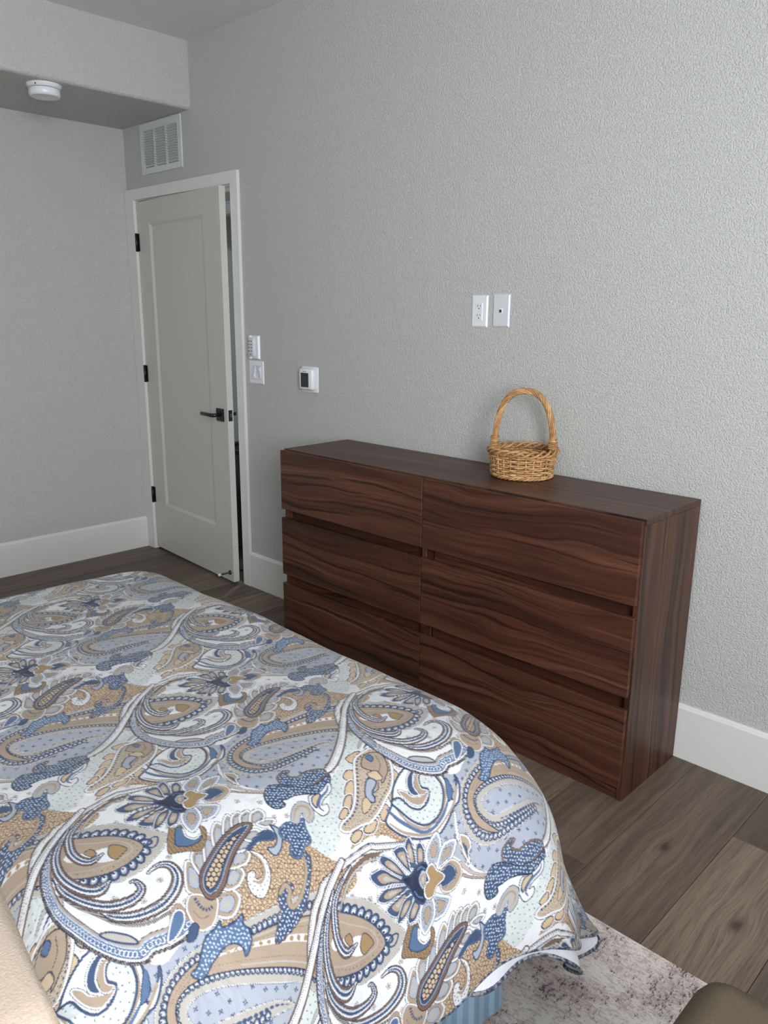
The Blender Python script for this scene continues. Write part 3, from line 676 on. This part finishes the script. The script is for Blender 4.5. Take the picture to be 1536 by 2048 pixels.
('plume','-114,-340 -48,-399 4,-431 62,-446 111,-445 152,-432 187,-409 205,-377 192,-338',{'w': [3, 10, 13, 15, 17, 18, 20, 20, 4], 'style': 'feather'}),
('plume','-151,-241 -116,-305 -81,-348 -36,-371 15,-382 60,-374 86,-351 79,-309',{'w': [4, 9, 12, 14, 15, 16, 15, 4], 'style': 'feather'}),
('fill','376,-120 349,-152 301,-136 258,-108 280,-91 332,-89',{'c': 'tan', 'line': 'white', 'lw': 3.4, 'out': 'dblue', 'core': 'grey'}),
('fill','332,-89 269,-93 234,-65 253,-40 299,-57',{'c': 'tan', 'line': 'white', 'lw': 3.4, 'out': 'dblue', 'core': 'grey'}),
('fill','303,-59 233,-29 203,-3 224,12 262,2',{'c': 'tan', 'line': 'white', 'lw': 3.4, 'out': 'dblue', 'core': 'grey'}),
('fill','265,-2 211,17 182,50 207,62 251,45',{'c': 'tan', 'line': 'white', 'lw': 3.4, 'out': 'dblue', 'core': 'grey'}),
('fill','254,41 202,68 176,99 203,104 247,87',{'c': 'tan', 'line': 'white', 'lw': 3.4, 'out': 'dblue', 'core': 'grey'}),
('fill','244,83 197,104 187,137 219,138 250,120',{'c': 'tan', 'line': 'white', 'lw': 3.4, 'out': 'dblue', 'core': 'grey'}),
('fill','247,117 207,133 201,168 233,169 257,152',{'c': 'tan', 'line': 'white', 'lw': 3.4, 'out': 'dblue', 'core': 'grey'}),
('fill','255,149 220,169 217,202 243,212 263,192',{'c': 'tan', 'line': 'white', 'lw': 3.4, 'out': 'dblue', 'core': 'grey'}),
('fill','263,166 266,205 286,231 293,191',{'c': 'tan', 'line': 'white', 'lw': 3.4, 'out': 'dblue', 'core': 'grey'}),
('fill','407,-76 441,-111 469,-90 477,-57 447,-17 415,-22 403,-51',{'c': 'tan', 'line': 'white', 'lw': 3.4, 'out': 'dblue', 'core': 'grey'}),
('fill','396,-46 346,1 363,30 389,34 412,-6',{'c': 'tan', 'line': 'white', 'lw': 3.4, 'out': 'dblue', 'core': 'grey'}),
('fill','350,5 309,42 317,73 340,87 363,58',{'c': 'tan', 'line': 'white', 'lw': 3.4, 'out': 'dblue', 'core': 'grey'}),
('fill','311,48 280,84 291,111 312,122 324,88',{'c': 'tan', 'line': 'white', 'lw': 3.4, 'out': 'dblue', 'core': 'grey'}),
('fill','285,97 272,129 284,156 304,152 308,115',{'c': 'tan', 'line': 'white', 'lw': 3.4, 'out': 'dblue', 'core': 'grey'}),
('fill','378,-121 364,-154 394,-181 435,-182 469,-169 473,-135 452,-106 414,-82 402,-104',{'c': 'tan', 'line': 'white', 'lw': 2.5, 'out': 'brown'}),
('stroke','376,-144 405,-141 425,-129 425,-104',{'w': 6, 'c': 'dblue', 'dash': (3, 5), 'rnd': 1}),
('stroke','408,-166 438,-154 444,-127',{'w': 1.2, 'c': 'brown', 'dash': (3, 3)}),
('fill','260,150 231,119 232,71 249,21 285,-44 314,-88 354,-111 393,-111 409,-87 391,-42 345,7 305,64',{'c': 'brown', 'line': 'navy', 'lw': 0.9, 'edge': 'dots'}),
('fill','255,137 244,102 252,50 279,-9 320,-75 353,-99 383,-99 390,-79 370,-41 329,4 289,61',{'c': 'dblue', 'line': 'grey', 'lw': 1.6}),
('fill','264,97 267,48 287,-3 326,-66 355,-91 373,-90 374,-73 353,-39 316,3 282,54',{'c': 'cream', 'tex': 'hex'}),
('fill','333,90 366,118 411,121 454,98 480,58 461,31 425,28 396,45 398,68 421,62 429,73 414,96 379,104',{'c': 'white', 'line': 'brown', 'lw': 0.8, 'tex': 'specks2'}),
('stroke','339,93 380,108 421,96 438,70 425,53',{'w': [1, 3, 5, 5, 3], 'c': 'tan'}),
('fill','421,257 460,269 512,238 568,187 596,138 610,81 609,34 574,57 556,86 506,100 481,127 484,154 506,168 525,141 554,139 541,178 509,214 457,243',{'c': 'dblue', 'line': 'brown', 'lw': 1, 'tex': 'pearls'}),
('stroke','436,250 479,238 518,209 549,167 554,136 533,129 507,149 487,140 498,112',{'w': [2, 5, 5, 6, 7, 7, 6, 7, 4], 'c': 'tan', 'out': 'brown'}),
('fill','322,85 302,143 302,184 324,197 342,186 322,137 329,97',{'c': 'dblue', 'line': 'blue', 'lw': 1.5}),
('fill','292,206 330,224 378,194 391,160 358,150 365,173 346,198 313,205',{'c': 'grey', 'line': 'dblue', 'lw': 1.8}),
('fill','321,225 315,267 334,295 328,323 363,310 412,301 416,270 440,236 424,213 397,219 383,234 351,215',{'c': 'dblue', 'line': 'blue', 'lw': 2.6, 'tex': 'pearls'}),
('fill','563,-243 549,-215 497,-170 483,-127 471,-106 491,-106 495,-65 489,-32 511,-42 537,-32 567,-41 592,-71 567,-71 544,-91 541,-123 560,-170 588,-216',{'c': 'blue', 'line': 'dblue', 'lw': 2, 'tex': 'pearls'}),
('fill','474,-219 440,-185 457,-172 482,-198',{'c': 'dblue'}),
('fill','184,526 162,472 164,413 138,389 123,410 114,389 132,351 169,346 201,371 226,421 219,487 210,524',{'c': 'dblue', 'line': 'brown', 'lw': 3, 'tex': 'pearls'}),
('fill','216,531 253,505 267,448 242,385 232,347 232,321 231,299 249,301 254,278 240,254 204,248 168,265 152,300 168,342 218,404 229,465',{'c': 'dblue', 'line': 'navy', 'lw': 1.4, 'tex': 'pearls', 'halo': 1.6}),
('fill','245,507 279,493 298,441 315,420 319,442 345,432 350,398 303,382 263,398 262,415 265,454',{'c': 'white', 'line': 'navy', 'lw': 0.9}),
('fill','269,414 272,444 296,413 313,397 288,396',{'c': 'cream', 'line': 'dblue', 'lw': 1.6}),
('stroke','256,495 273,476 289,432 316,408 337,414',{'w': [2, 4, 5, 4, 2], 'c': 'blue'}),
('fill','316,283 278,316 267,356 295,379 333,368 349,340 327,331 306,340 308,324 332,301',{'c': 'halo', 'line': 'grey', 'lw': 3, 'out': 'navy'}),
('stroke','316,291 286,321 281,349 300,366 325,359 331,344',{'w': [2, 4, 4, 4, 3, 1], 'c': 'tan'}),
('stroke','-96,235 -33,208 34,207 104,221 160,268',{'w': [3, 6, 7, 6, 3], 'c': 'white', 'out': 'brown'}),
('fill','-19,214 5,240 38,239 48,222 82,214 32,205',{'c': 'tan', 'line': 'white', 'lw': 2.5, 'out': 'navy'}),
('stroke','6,213 31,218 58,215',{'w': [2, 5, 2], 'c': 'dblue'}),
('stroke','162,267 114,214 58,179',{'w': [2, 4, 6], 'c': 'halo', 'out': 'brown'}),
('stroke','169,262 126,206 85,166',{'w': [2, 3, 4], 'c': 'tan', 'out': 'navy'}),
('fill','108,-80 144,-110 201,-139 214,-117 227,-84 246,-48 225,-16 186,8 164,-1 195,-13 197,-41 168,-61 135,-51 119,-57',{'c': 'ochre', 'line': 'brown', 'lw': 1, 'tex': 'rope'}),
('fill','128,-71 171,-98 190,-103 211,-74 214,-36 199,-15 202,-44 176,-64 136,-56',{'c': 'blue', 'line': 'dblue', 'lw': 1.4}),
('stroke','142,-53 174,-60 199,-42 193,-16',{'w': 2.4, 'c': 'white', 'out': 'brown'}),
('fill','-91,-185 -113,-154 -133,-122 -142,-101 -133,-57 -131,-24 -120,-4 -139,28 -101,30 -100,58 -71,63 50,-2 117,-50 112,-85 79,-88 96,-129 60,-142 39,-165 -6,-189 -51,-170',{'c': 'white', 'edge': 'dash', 'smooth': 0}),
('fill','-40,-7 -69,-26 -117,-8 -135,23 -94,23 -44,6',{'c': 'dblue', 'line': 'white', 'lw': 1.5, 'core': 'tan'}),
('fill','-31,-21 -70,-44 -124,-58 -127,-26 -110,-8 -50,-19',{'c': 'dblue', 'line': 'white', 'lw': 1.5, 'core': 'tan'}),
('fill','-27,-48 -69,-93 -117,-125 -132,-103 -97,-69 -36,-43',{'c': 'dblue', 'line': 'white', 'lw': 1.5, 'core': 'tan'}),
('fill','-20,-52 -64,-95 -96,-130 -92,-183 -49,-162 -34,-102 -14,-55',{'c': 'dblue', 'line': 'white', 'lw': 1.5, 'core': 'tan'}),
('fill','-8,-52 -23,-98 -32,-147 -13,-185 8,-159 8,-109 1,-56',{'c': 'dblue', 'line': 'white', 'lw': 1.5, 'core': 'tan'}),
('fill','4,-53 10,-98 31,-161 68,-129 47,-88 19,-49',{'c': 'dblue', 'line': 'white', 'lw': 1.5, 'core': 'tan'}),
('fill','27,-47 32,-86 74,-126 92,-127 78,-87 40,-45',{'c': 'dblue', 'line': 'white', 'lw': 1.5, 'core': 'tan'}),
('fill','44,-41 75,-77 107,-86 107,-55 69,-21 51,-27',{'c': 'dblue', 'line': 'white', 'lw': 1.5, 'core': 'tan'}),
('fill','-42,10 -92,33 -96,56 -68,60 -30,36',{'c': 'dblue', 'line': 'white', 'lw': 1.5, 'core': 'tan'}),
('fill','-28,52 -61,67 -81,110 -80,135 -44,129 -10,102 -6,75',{'c': 'grey', 'line': 'white', 'lw': 3.6, 'out': 'dblue', 'core': 'tan', 'cs': 0.5}),
('fill','3,86 -34,138 -18,190 15,155 15,125 15,92',{'c': 'grey', 'line': 'white', 'lw': 3.6, 'out': 'dblue', 'core': 'tan', 'cs': 0.5}),
('fill','76,39 94,66 125,100 152,69 155,51 147,18 113,28',{'c': 'grey', 'line': 'white', 'lw': 3.6, 'out': 'dblue', 'core': 'tan', 'cs': 0.5}),
('fill','67,-2 90,-29 132,-40 170,-32 154,2 128,25 85,30 68,12',{'c': 'grey', 'line': 'white', 'lw': 3.6, 'out': 'dblue', 'core': 'tan', 'cs': 0.5}),
('fill','21,93 21,144 54,173 91,168 108,118 83,76 43,79',{'c': 'tan', 'line': 'white', 'lw': 2, 'out': 'brown'}),
('fill','34,93 30,135 74,151 81,109 69,78',{'c': 'dblue', 'line': 'grey', 'lw': 1.4}),
('fill','-35,-64 -30,-28 -41,6 -39,33 -12,47 71,-2 64,-25 36,-40 2,-49',{'c': 'navy', 'line': 'dblue', 'lw': 2}),
('fill','-4,-2 -19,22 -2,34 38,11 25,-3',{'c': 'grey', 'line': 'navy', 'lw': 1.2, 'core': 'tan'}),
('stroke','22,-33 45,-24 58,-7',{'w': 3, 'c': 'blue', 'dash': (3, 3)}),
('stroke','-30,3 -31,22 -16,36',{'w': 3, 'c': 'blue', 'dash': (3, 3)}),
('fill','-17,62 -6,37 21,37 29,14 53,4 71,11 75,35 57,57 51,99 29,90 12,77 -5,74',{'c': 'ochre', 'line': 'white', 'lw': 2.6, 'out': 'navy', 'edge': 'dots'}),
]
for _k,_s,_o in PRINT: draw(_k,[tuple(float(v)/2 for v in a.split(',')) for a in _s.split()],_o)
# ------------------------------------------------------------------ wicker basket
BX,BYc=-.603,-.128;RB,RT,BH=.104,.113,.092
bk=thing('wicker_basket','round honey-brown wicker basket with a tall arched handle','basket',(BX,BYc,H),rz=R_(20))
ns=26
def rad(z): return RB+(RT-RB)*min(1,z/BH)
obj('basket_base',lathe([(0,.003),(RB-.004,.003),(RB-.004,.010),(0,.010)],32),M['wicker'],bk)
stm=None
for i in range(ns):
    a=2*math.pi*i/ns
    if stm is None:
        o=obj('stake',tube([(RB-.001,0,.004),((RB+RT)/2,0,BH*.5),(RT,0,BH)],.0032,6),M['wicker'],bk);stm=o.data
    else: o=obj('stake',stm,None,bk)
    o.rotation_euler=(0,0,a)
def ringpath(z,r,amp,ph,n=156,wz=0.):
    return [((r+amp*math.cos(ns*a/2+ph))*math.cos(a),(r+amp*math.cos(ns*a/2+ph))*math.sin(a),z+wz*math.sin(3*a+ph)) for a in np.linspace(0,2*math.pi,n,endpoint=False)]
rowsz=np.linspace(.014,.077,9)
for i,z in enumerate(rowsz):
    obj('weaver',tube(ringpath(z,rad(z),.0052,math.pi*(i%2),wz=.0012),.0034,6,True),M['wicker'],bk)
# twisted foot and plaited rim
def twist(z,r,pr,turns,ph,n=150): return [((r+pr*math.cos(turns*a+ph))*math.cos(a),(r+pr*math.cos(turns*a+ph))*math.sin(a),z+pr*math.sin(turns*a+ph)) for a in np.linspace(0,2*math.pi,n,endpoint=False)]
for k in range(3): obj('foot_strand',tube(twist(.008,RB+.001,.0042,13,k*2.094),.0034,5,True),M['wicker'],bk)
for k in range(3): obj('rim_strand',tube(twist(.093,RT+.001,.0095,7,k*2*math.pi/3),.0044,6,True),M['wicker'],bk)
# handle
HW,HT=.104,.298
def hpath(t):
    a=math.pi*(1-t);c,s=math.cos(a),math.sin(a)
    x=HW*(abs(c)**.80)*(1 if c>0 else -1)*(1.0-.02*s)
    if True: z=.085+(HT-.085)*(s**.78 if s>0 else 0)
    return Vector((x,0,z))
nT=90;HP=[hpath(i/nT) for i in range(nT+1)]
fr=[]
for i,p in enumerate(HP):
    t=(HP[min(i+1,nT)]-HP[max(i-1,0)]).normalized();nY=Vector((0,1,0));fr.append((p,t,nY,t.cross(nY)))
for k in range(7):
    path=[]
    for i,(p,t,a,b) in enumerate(fr):
        q=k*2*math.pi/7+i/nT*2*math.pi*3.2;w=.0080 if 6<i<nT-6 else .0068
        path.append(p+(a*math.cos(q)+b*math.sin(q))*w)
    obj('handle_strand',tube(path,.0037,6),M['wicker'],bk)
for s in (-1,1):
    for k in range(5):
        z=.108+k*.0062
        obj('binding',tube([(s*HW+.0135*math.cos(a),.0135*math.sin(a),z+.002*math.sin(a)) for a in np.linspace(0,2*math.pi,20,endpoint=False)],.0030,5,True),M['wicker'],bk)
    for j in range(5):
        a0=(j-2)*.12
        obj('handle_foot',tube([(s*(HW+.004)*math.cos(a0*.5),(HW+.004)*math.sin(a0*.5)*.6,.112),(s*(RT+.002)*math.cos(a0),(RT+.002)*math.sin(a0),.070),(s*(RT-.002)*math.cos(a0),(RT-.002)*math.sin(a0),.040)],.0035,6),M['wicker'],bk)
    obj('binding',tube([(s*(HW+.006),-.030,.086),(s*(HW+.016),-.012,.098),(s*(HW+.012),.010,.112),(s*(HW-.008),.016,.118)],.003,5),M['wicker'],bk)
# ------------------------------------------------------------------ rug
rg=thing('area_rug','distressed cream and mauve rug lying under the bed','rug',(-.2,-1.9,0))
obj('pile',box(-1.7,1.7,-1.05,1.015,.0045,.010,.0015),M['rug'],rg)
obj('binding',box(-1.702,1.702,-1.052,1.017,.0003,.0046,.0005),M['rugback'],rg)
RZ=.0101
# ------------------------------------------------------------------ bed
MX0,MX1,MY0,MY1=-1.43,.085,-3.29,-1.275
bd=thing('bed','queen bed with mattress and box spring under the paisley comforter','bed',(-.6,-2.28,RZ))
rl=(-.6,-2.28,RZ)
obj('mattress',box(MX0,MX1,MY0,MY1,.335,.535,.07,6,rl),M['mattress'],bd)
obj('box_spring',box(MX0+.01,MX1+.035,MY0+.01,MY1+.005,.12,.334,.012,2,rl),M['box'],bd)
for x in (MX0+.12,MX1-.12):
    for y in (MY0+.12,MY1-.12): obj('leg',box(x-.025,x+.025,y-.025,y+.025,RZ,.121,.004,1,rl),M['wood_leg'],bd)
# bed skirt: gathered striped cloth round foot and sides
def skirt():
    pts=[];r=.02
    x0,x1,y0,y1=MX0-.010,MX1+.06,MY0+.02,MY1+.03
    path=[(x1,y0)]
    def seg(a,b,n):
        for i in range(1,n+1):
            t=i/n;path.append((a[0]+(b[0]-a[0])*t,a[1]+(b[1]-a[1])*t))
    seg((x1,y0),(x1,y1-.03),260);seg((x1,y1-.03),(x1-.03,y1),8);seg((x1-.03,y1),(x0+.03,y1),200);seg((x0+.03,y1),(x0,y1-.03),8);seg((x0,y1-.03),(x0,y0),260)
    P=np.array(path);d=np.gradient(P,axis=0);d/=np.linalg.norm(d,axis=1)[:,None];nrm=np.stack([d[:,1],-d[:,0]],1)
    s=np.concatenate([[0],np.cumsum(np.linalg.norm(np.diff(P,axis=0),axis=1))])
    v=[];f=[];rows=12
    for j in range(rows+1):
        t=j/rows;z=.332-t*(.332-RZ-.012)
        w=t**.8*(.016*np.sin(s*2*math.pi/.21+.6*np.sin(s*9))+.007*np.sin(s*2*math.pi/.083+1.3))+t*.030+.002
        Q=P+nrm*w[:,None]
        zz=z-t*.004*np.sin(s*2*math.pi/.21)
        for k in range(len(P)): v.append((Q[k,0],Q[k,1],zz[k]))
    n=len(P)
    for j in range(rows):
        for k in range(n-1): f.append((j*n+k,(j+1)*n+k,(j+1)*n+k+1,j*n+k+1))
    return v,f,True
sk=obj('bed_skirt',skirt(),M['stripe']);tag(sk,'pale blue striped bed skirt hanging below the comforter','bed skirt')
# beige fleece blanket on the mattress, bare of the comforter at the head side
def blanket():
    v=[];f=[];nx,ny=90,70
    xs=np.linspace(MX0-.16,MX1+.16,nx);ys=np.linspace(MY0+.03,-1.9,ny)
    for y in ys:
        for x in xs:
            o=max(0,x-(MX1-.085),(MX0+.085)-x);sg=1 if x>0 else -1
            th=min(o/.135,1)*R_(88);
            if o<.135: dx=.135/R_(88)*math.sin(th);dz=.135/R_(88)*(1-math.cos(th))
            else: dx=.0878+(o-.135)*math.cos(R_(88));dz=.0848+(o-.135)
            xx=x if o==0 else ((MX1-.085)+dx+.004 if x>MX0/2 else (MX0+.085)-dx-.004)
            z=.5385-dz+.003*math.sin(7*x+3*y)*math.cos(5*y)*(o==0)+.003
            v.append((xx,y,z))
    for j in range(ny-1):
        for i in range(nx-1): f.append((j*nx+i,j*nx+i+1,(j+1)*nx+i+1,(j+1)*nx+i))
    return v,f,True
bl=obj('fleece_blanket',blanket(),M['beige']);tag(bl,'plain beige fleece blanket on the bed beyond the comforter edge','blanket')
# ------------------------------------------------------------------ comforter
XE0,XE1,YE1,YH=-1.375,-.10,-1.235,-2.125   # where the top starts to roll over; head-side edge
ZT=.622
CR=.07
def theta_profile(L,tmax,n=400,smax=.9):
    s=np.linspace(0,smax,n);th=tmax*np.clip(s/L,0,1);ds=s[1]-s[0]
    o=np.concatenate([[0],np.cumsum(np.cos(th[:-1])*ds)]);d=np.concatenate([[0],np.cumsum(np.sin(th[:-1])*ds)])
    return s,o,d
PX_=theta_profile(.37,R_(71));PY_=theta_profile(.19,R_(76));PN_=theta_profile(.20,R_(80))
def lowfreq(x,y):
    return (np.sin(5.1*x+3.3*y+.4)*np.cos(4.3*y-2.2*x)+.6*np.sin(9.7*x-6.1*y+1.7)*np.cos(8.3*y+3.1*x)+.28*np.sin(19*x+11*y)*np.sin(17*y-13*x+.8))
def drape(x,y,off=0.,ext=0.):
    """cloth coordinates -> position on the bed"""
    x=np.asarray(x,float);y=np.asarray(y,float)
    t_=np.clip((y+1.58)/.34,0,1);sh=.11*t_*t_*(3-2*t_)*np.clip((x+.55)/.5,0,1)
    x0_=x;x=x-sh
    ix0,ix1,iy1=XE0+CR,XE1-CR,YE1-CR
    qx=np.clip(x,ix0,ix1);qy=np.minimum(y,iy1)
    vx,vy=x-qx,y-qy;L=np.sqrt(vx*vx+vy*vy)+1e-9
    s=np.maximum(L-CR,0);nx,ny=vx/L,vy/L
    wx=np.where(nx>0,nx*nx,0);wn=np.where(nx<0,nx*nx,0);wy=ny*ny
    o=wx*np.interp(s,PX_[0],PX_[1])+wn*np.interp(s,PN_[0],PN_[1])+wy*np.interp(s,PY_[0],PY_[1])
    d=wx*np.interp(s,PX_[0],PX_[2])+wn*np.interp(s,PN_[0],PN_[2])+wy*np.interp(s,PY_[0],PY_[2])
    d=np.where(d>.40,.40+.11*(1-np.exp(-(d-.40)/.11)),d)
    # folds of the hanging cloth
    k=np.clip((s-.16)/.25,0,1.3)
    ang=np.arctan2(ny,nx)
    cw=np.clip(1-np.abs(ang-.8)/.8,0,1)*(nx>.02)*(ny>.02)
    o=o+k*(.010*np.sin(y*2*math.pi/.31+1.1)*wx+.010*np.sin(x*2*math.pi/.36)*wy)+k*cw*(.018*np.cos((ang-.55)*7.5)-.014)
    b=np.minimum(L,CR)+o
    X=qx+nx*b+sh;Y=qy+ny*b
    e=np.clip((y-YH)/.10,0,1);e2=np.clip((YH+.075-y)/.075,0,1)
    Z=ZT-d+.0075*lowfreq(x,y)*(1-.6*np.clip(s/.3,0,1))+.012*np.clip(1-((y+1.7)/.45)**2,0,1)*np.clip(1-((x+.6)/.9)**2,0,1)
    # the head-side edge rolls down on to the blanket
    roll=e2**2.2
    Z=Z-roll*np.clip(Z-.556,0,.075)
    # over the mattress side the head edge hangs a little lower
    return X,Y,Z-off,nx,ny,s
XSM,YSM=XE1+.555,YE1+.50      # hem lines in cloth coordinates
def stretch(U,V):
    t=np.clip((V+1.5)/.36,0,1);t=t*t*(3-2*t)
    return U+.10*t*np.clip((U-XE1)/(XSM-XE1),0,1)**2
XSN=XE0-.42
def hem_limit(x,y): return x,y
def spaced(a,b,da,db):
    o=[a]
    while o[-1]<b: o.append(o[-1]+da+(db-da)*(o[-1]-a)/(b-a))
    o=np.array(o);return a+(o-a)*(b-a)/(o[-1]-a)
def sheet(us,vs,off=0.):
    U,V=np.meshgrid(us,vs);V=V+np.clip(-.10*U,-.03,.02)*np.clip(1-(V-YH)/.5,0,1);U=stretch(U,V);X,Y,Z,nx,ny,s=drape(U,V,off);return U,V,X,Y,Z,nx,ny,s
def grid_mesh(name,X,Y,Z,smooth=True):
    nv,nu=X.shape;me=bpy.data.meshes.new(name)
    co=np.stack([X,Y,Z],-1).reshape(-1,3).astype(np.float32)
    idx_=np.arange(nu*nv).reshape(nv,nu)
    q=np.stack([idx_[:-1,:-1],idx_[:-1,1:],idx_[1:,1:],idx_[1:,:-1]],-1).reshape(-1,4).astype(np.int32)
    me.vertices.add(len(co));me.vertices.foreach_set('co',co.ravel())
    me.loops.add(q.size);me.loops.foreach_set('vertex_index',q.ravel())
    me.polygons.add(len(q));me.polygons.foreach_set('loop_start',np.arange(0,q.size,4,dtype=np.int32))
    me.polygons.foreach_set('use_smooth',np.ones(len(q),dtype=bool))
    me.update(calc_edges=True);return me
cf=thing('comforter','puffy comforter printed with blue and tan paisley draped over the bed','comforter',(0,0,0))
us=np.concatenate([np.arange(XSN,-1.53,.012),spaced(-1.53,XSM,.0040,.00135)]);vs=np.concatenate([spaced(YH,-1.06,.00125,.0021),np.arange(-1.06,YSM,.010)[1:],[YSM]])
U,V,X,Y,Z,nx_,ny_,s_=sheet(us,vs)
me=grid_mesh('printed_cover',X,Y,Z);print('cover',X.shape,X.size)
# print colours, sampled from the repeat
Ti=np.linalg.inv(np.array([[.99261786,.02644147],[-.04391522,.97986613]]))
du,dv=U*1000+135.157,V*1000+1824.962
tu=Ti[0,0]*du+Ti[0,1]*dv;tv=Ti[1,0]*du+Ti[1,1]*dv
fi,fj=tu/PX-.5,tv/PX-.5;i0=np.floor(fi).astype(int);j0=np.floor(fj).astype(int);a_=(fi-i0)[...,None];b_=(fj-j0)[...,None]
def tile(i,j):
    k=j//NY;return TILE[j-k*NY,(i-k*(NX//2))%NX]
C=(tile(i0,j0)*(1-a_)+tile(i0+1,j0)*a_)*(1-b_)+(tile(i0,j0+1)*(1-a_)+tile(i0+1,j0+1)*a_)*b_
C=C*.74
ca=me.attributes.new('print','FLOAT_COLOR','POINT')
ca.data.foreach_set('color',np.concatenate([C,np.ones(C.shape[:2]+(1,))],-1).astype(np.float32).ravel())
g=G('printed_cotton');at=g.n('Attribute',attribute_name='print').outputs['Color'];co=g.coord()
g.set(col=at,rough=.52,spec=.32,sheen=.15)
wr=g.noise(co,13.,3.,.55,.8);th_=g.noise(co,900.,1.)
g.bump(g.math('ADD',wr,g.math('MULTIPLY',th_,.03)),.55,.012);M['print']=g.m
obj('printed_cover',me,M['print'],cf)
# white lining under the print
us2=np.linspace(XSN+.004,XSM-.004,150);vs2=np.linspace(YH+.01,YSM-.004,110)
U2,V2,X2,Y2,Z2,nx2,ny2,s2=sheet(us2,vs2,.0)
th=np.clip(s2/.2,0,1);X2=X2-nx2*.020*th;Y2=Y2-ny2*.020*th;Z2=Z2-.030*(1-th)-.004
obj('lining',grid_mesh('lining',X2,Y2,Z2),M['lining'],cf,'white cotton lining')
g=G('piping_cotton');g.set(col=g.ramp(g.noise(g.coord(),120.,2.),[(.4,srgb(40,52,84)),(.6,srgb(150,150,150))]),rough=.6);M['piping']=g.m
# hem piping along the hanging edges, and the white under-layer that shows at the corner
hp_=[];
for v in np.linspace(YH+.02,YSM,150): hp_.append((XSM,v))
for u in np.linspace(XSM,XSN,160)[1:]: hp_.append((u,YSM))
_hu,_hv=np.array([p[0] for p in hp_]),np.array([p[1] for p in hp_]);hx_,hy_,hz_,a1,a2,a3=drape(stretch(_hu,_hv),_hv)
obj('hem',tube([(hx_[i]-a1[i]*.004,hy_[i]-a2[i]*.004,hz_[i]) for i in range(len(hp_))],.0045,6),M['piping'],cf,'dark piped hem')
def under_flap():
    v=[];f=[];n=46;rows=10
    ps=[(XSM,t) for t in np.linspace(-1.50,YSM-.10,n)]
    pu,pv=np.array([p[0] for p in ps]),np.array([p[1] for p in ps]);x,y,z,ax,ay,_=drape(stretch(pu,pv),pv)
    m=len(ps)
    for j in range(rows+1):
        t=j/rows
        for i in range(m):
            u=i/(m-1);w=math.sin(u*math.pi)**.6
            fold=.016*math.sin(u*17)*t
            dz=.100*t*w*(.75+.25*math.sin(u*11+1))
            v.append((x[i]-ax[i]*(.016-.004*t)+ax[i]*fold,y[i]-ay[i]*(.016-.004*t)+ay[i]*fold,z[i]+.02-dz-.005))
    for j in range(rows):
        for i in range(m-1): f.append((j*m+i,j*m+i+1,(j+1)*m+i+1,(j+1)*m+i))
    e=[v[rows*m+i] for i in range(m)]
    return (v,f,True),e
fl_,edge_=under_flap()
uf=obj('under_layer',fl_,M['lining'],cf,'white underside of the comforter')
obj('hem',tube(edge_,.0045,6),M['piping'],uf)
# ------------------------------------------------------------------ brown upholstered ottoman close to the camera
ot=thing('ottoman','brown woven upholstered ottoman corner standing on the rug','ottoman',(.92,-1.66,RZ))
def cushion(x0,x1,y0,y1,z0,z1,b):
    return box(x0,x1,y0,y1,z0,z1,b,6,(.92,-1.66,RZ))
obj('seat_cushion',cushion(.622,1.198,-1.935,-1.357,.30,.500,.050),M['brownw'],ot)
obj('base',cushion(.640,1.188,-1.925,-1.372,.10,.302,.012),M['brownw'],ot)
for x in (.70,1.14):
    for y in (-1.88,-1.44): obj('leg',lathe([(0,0),(.016,0),(.022,.09),(0,.09)],14,(x-.92,y+1.66,.0002)),M['wood_leg'],ot)
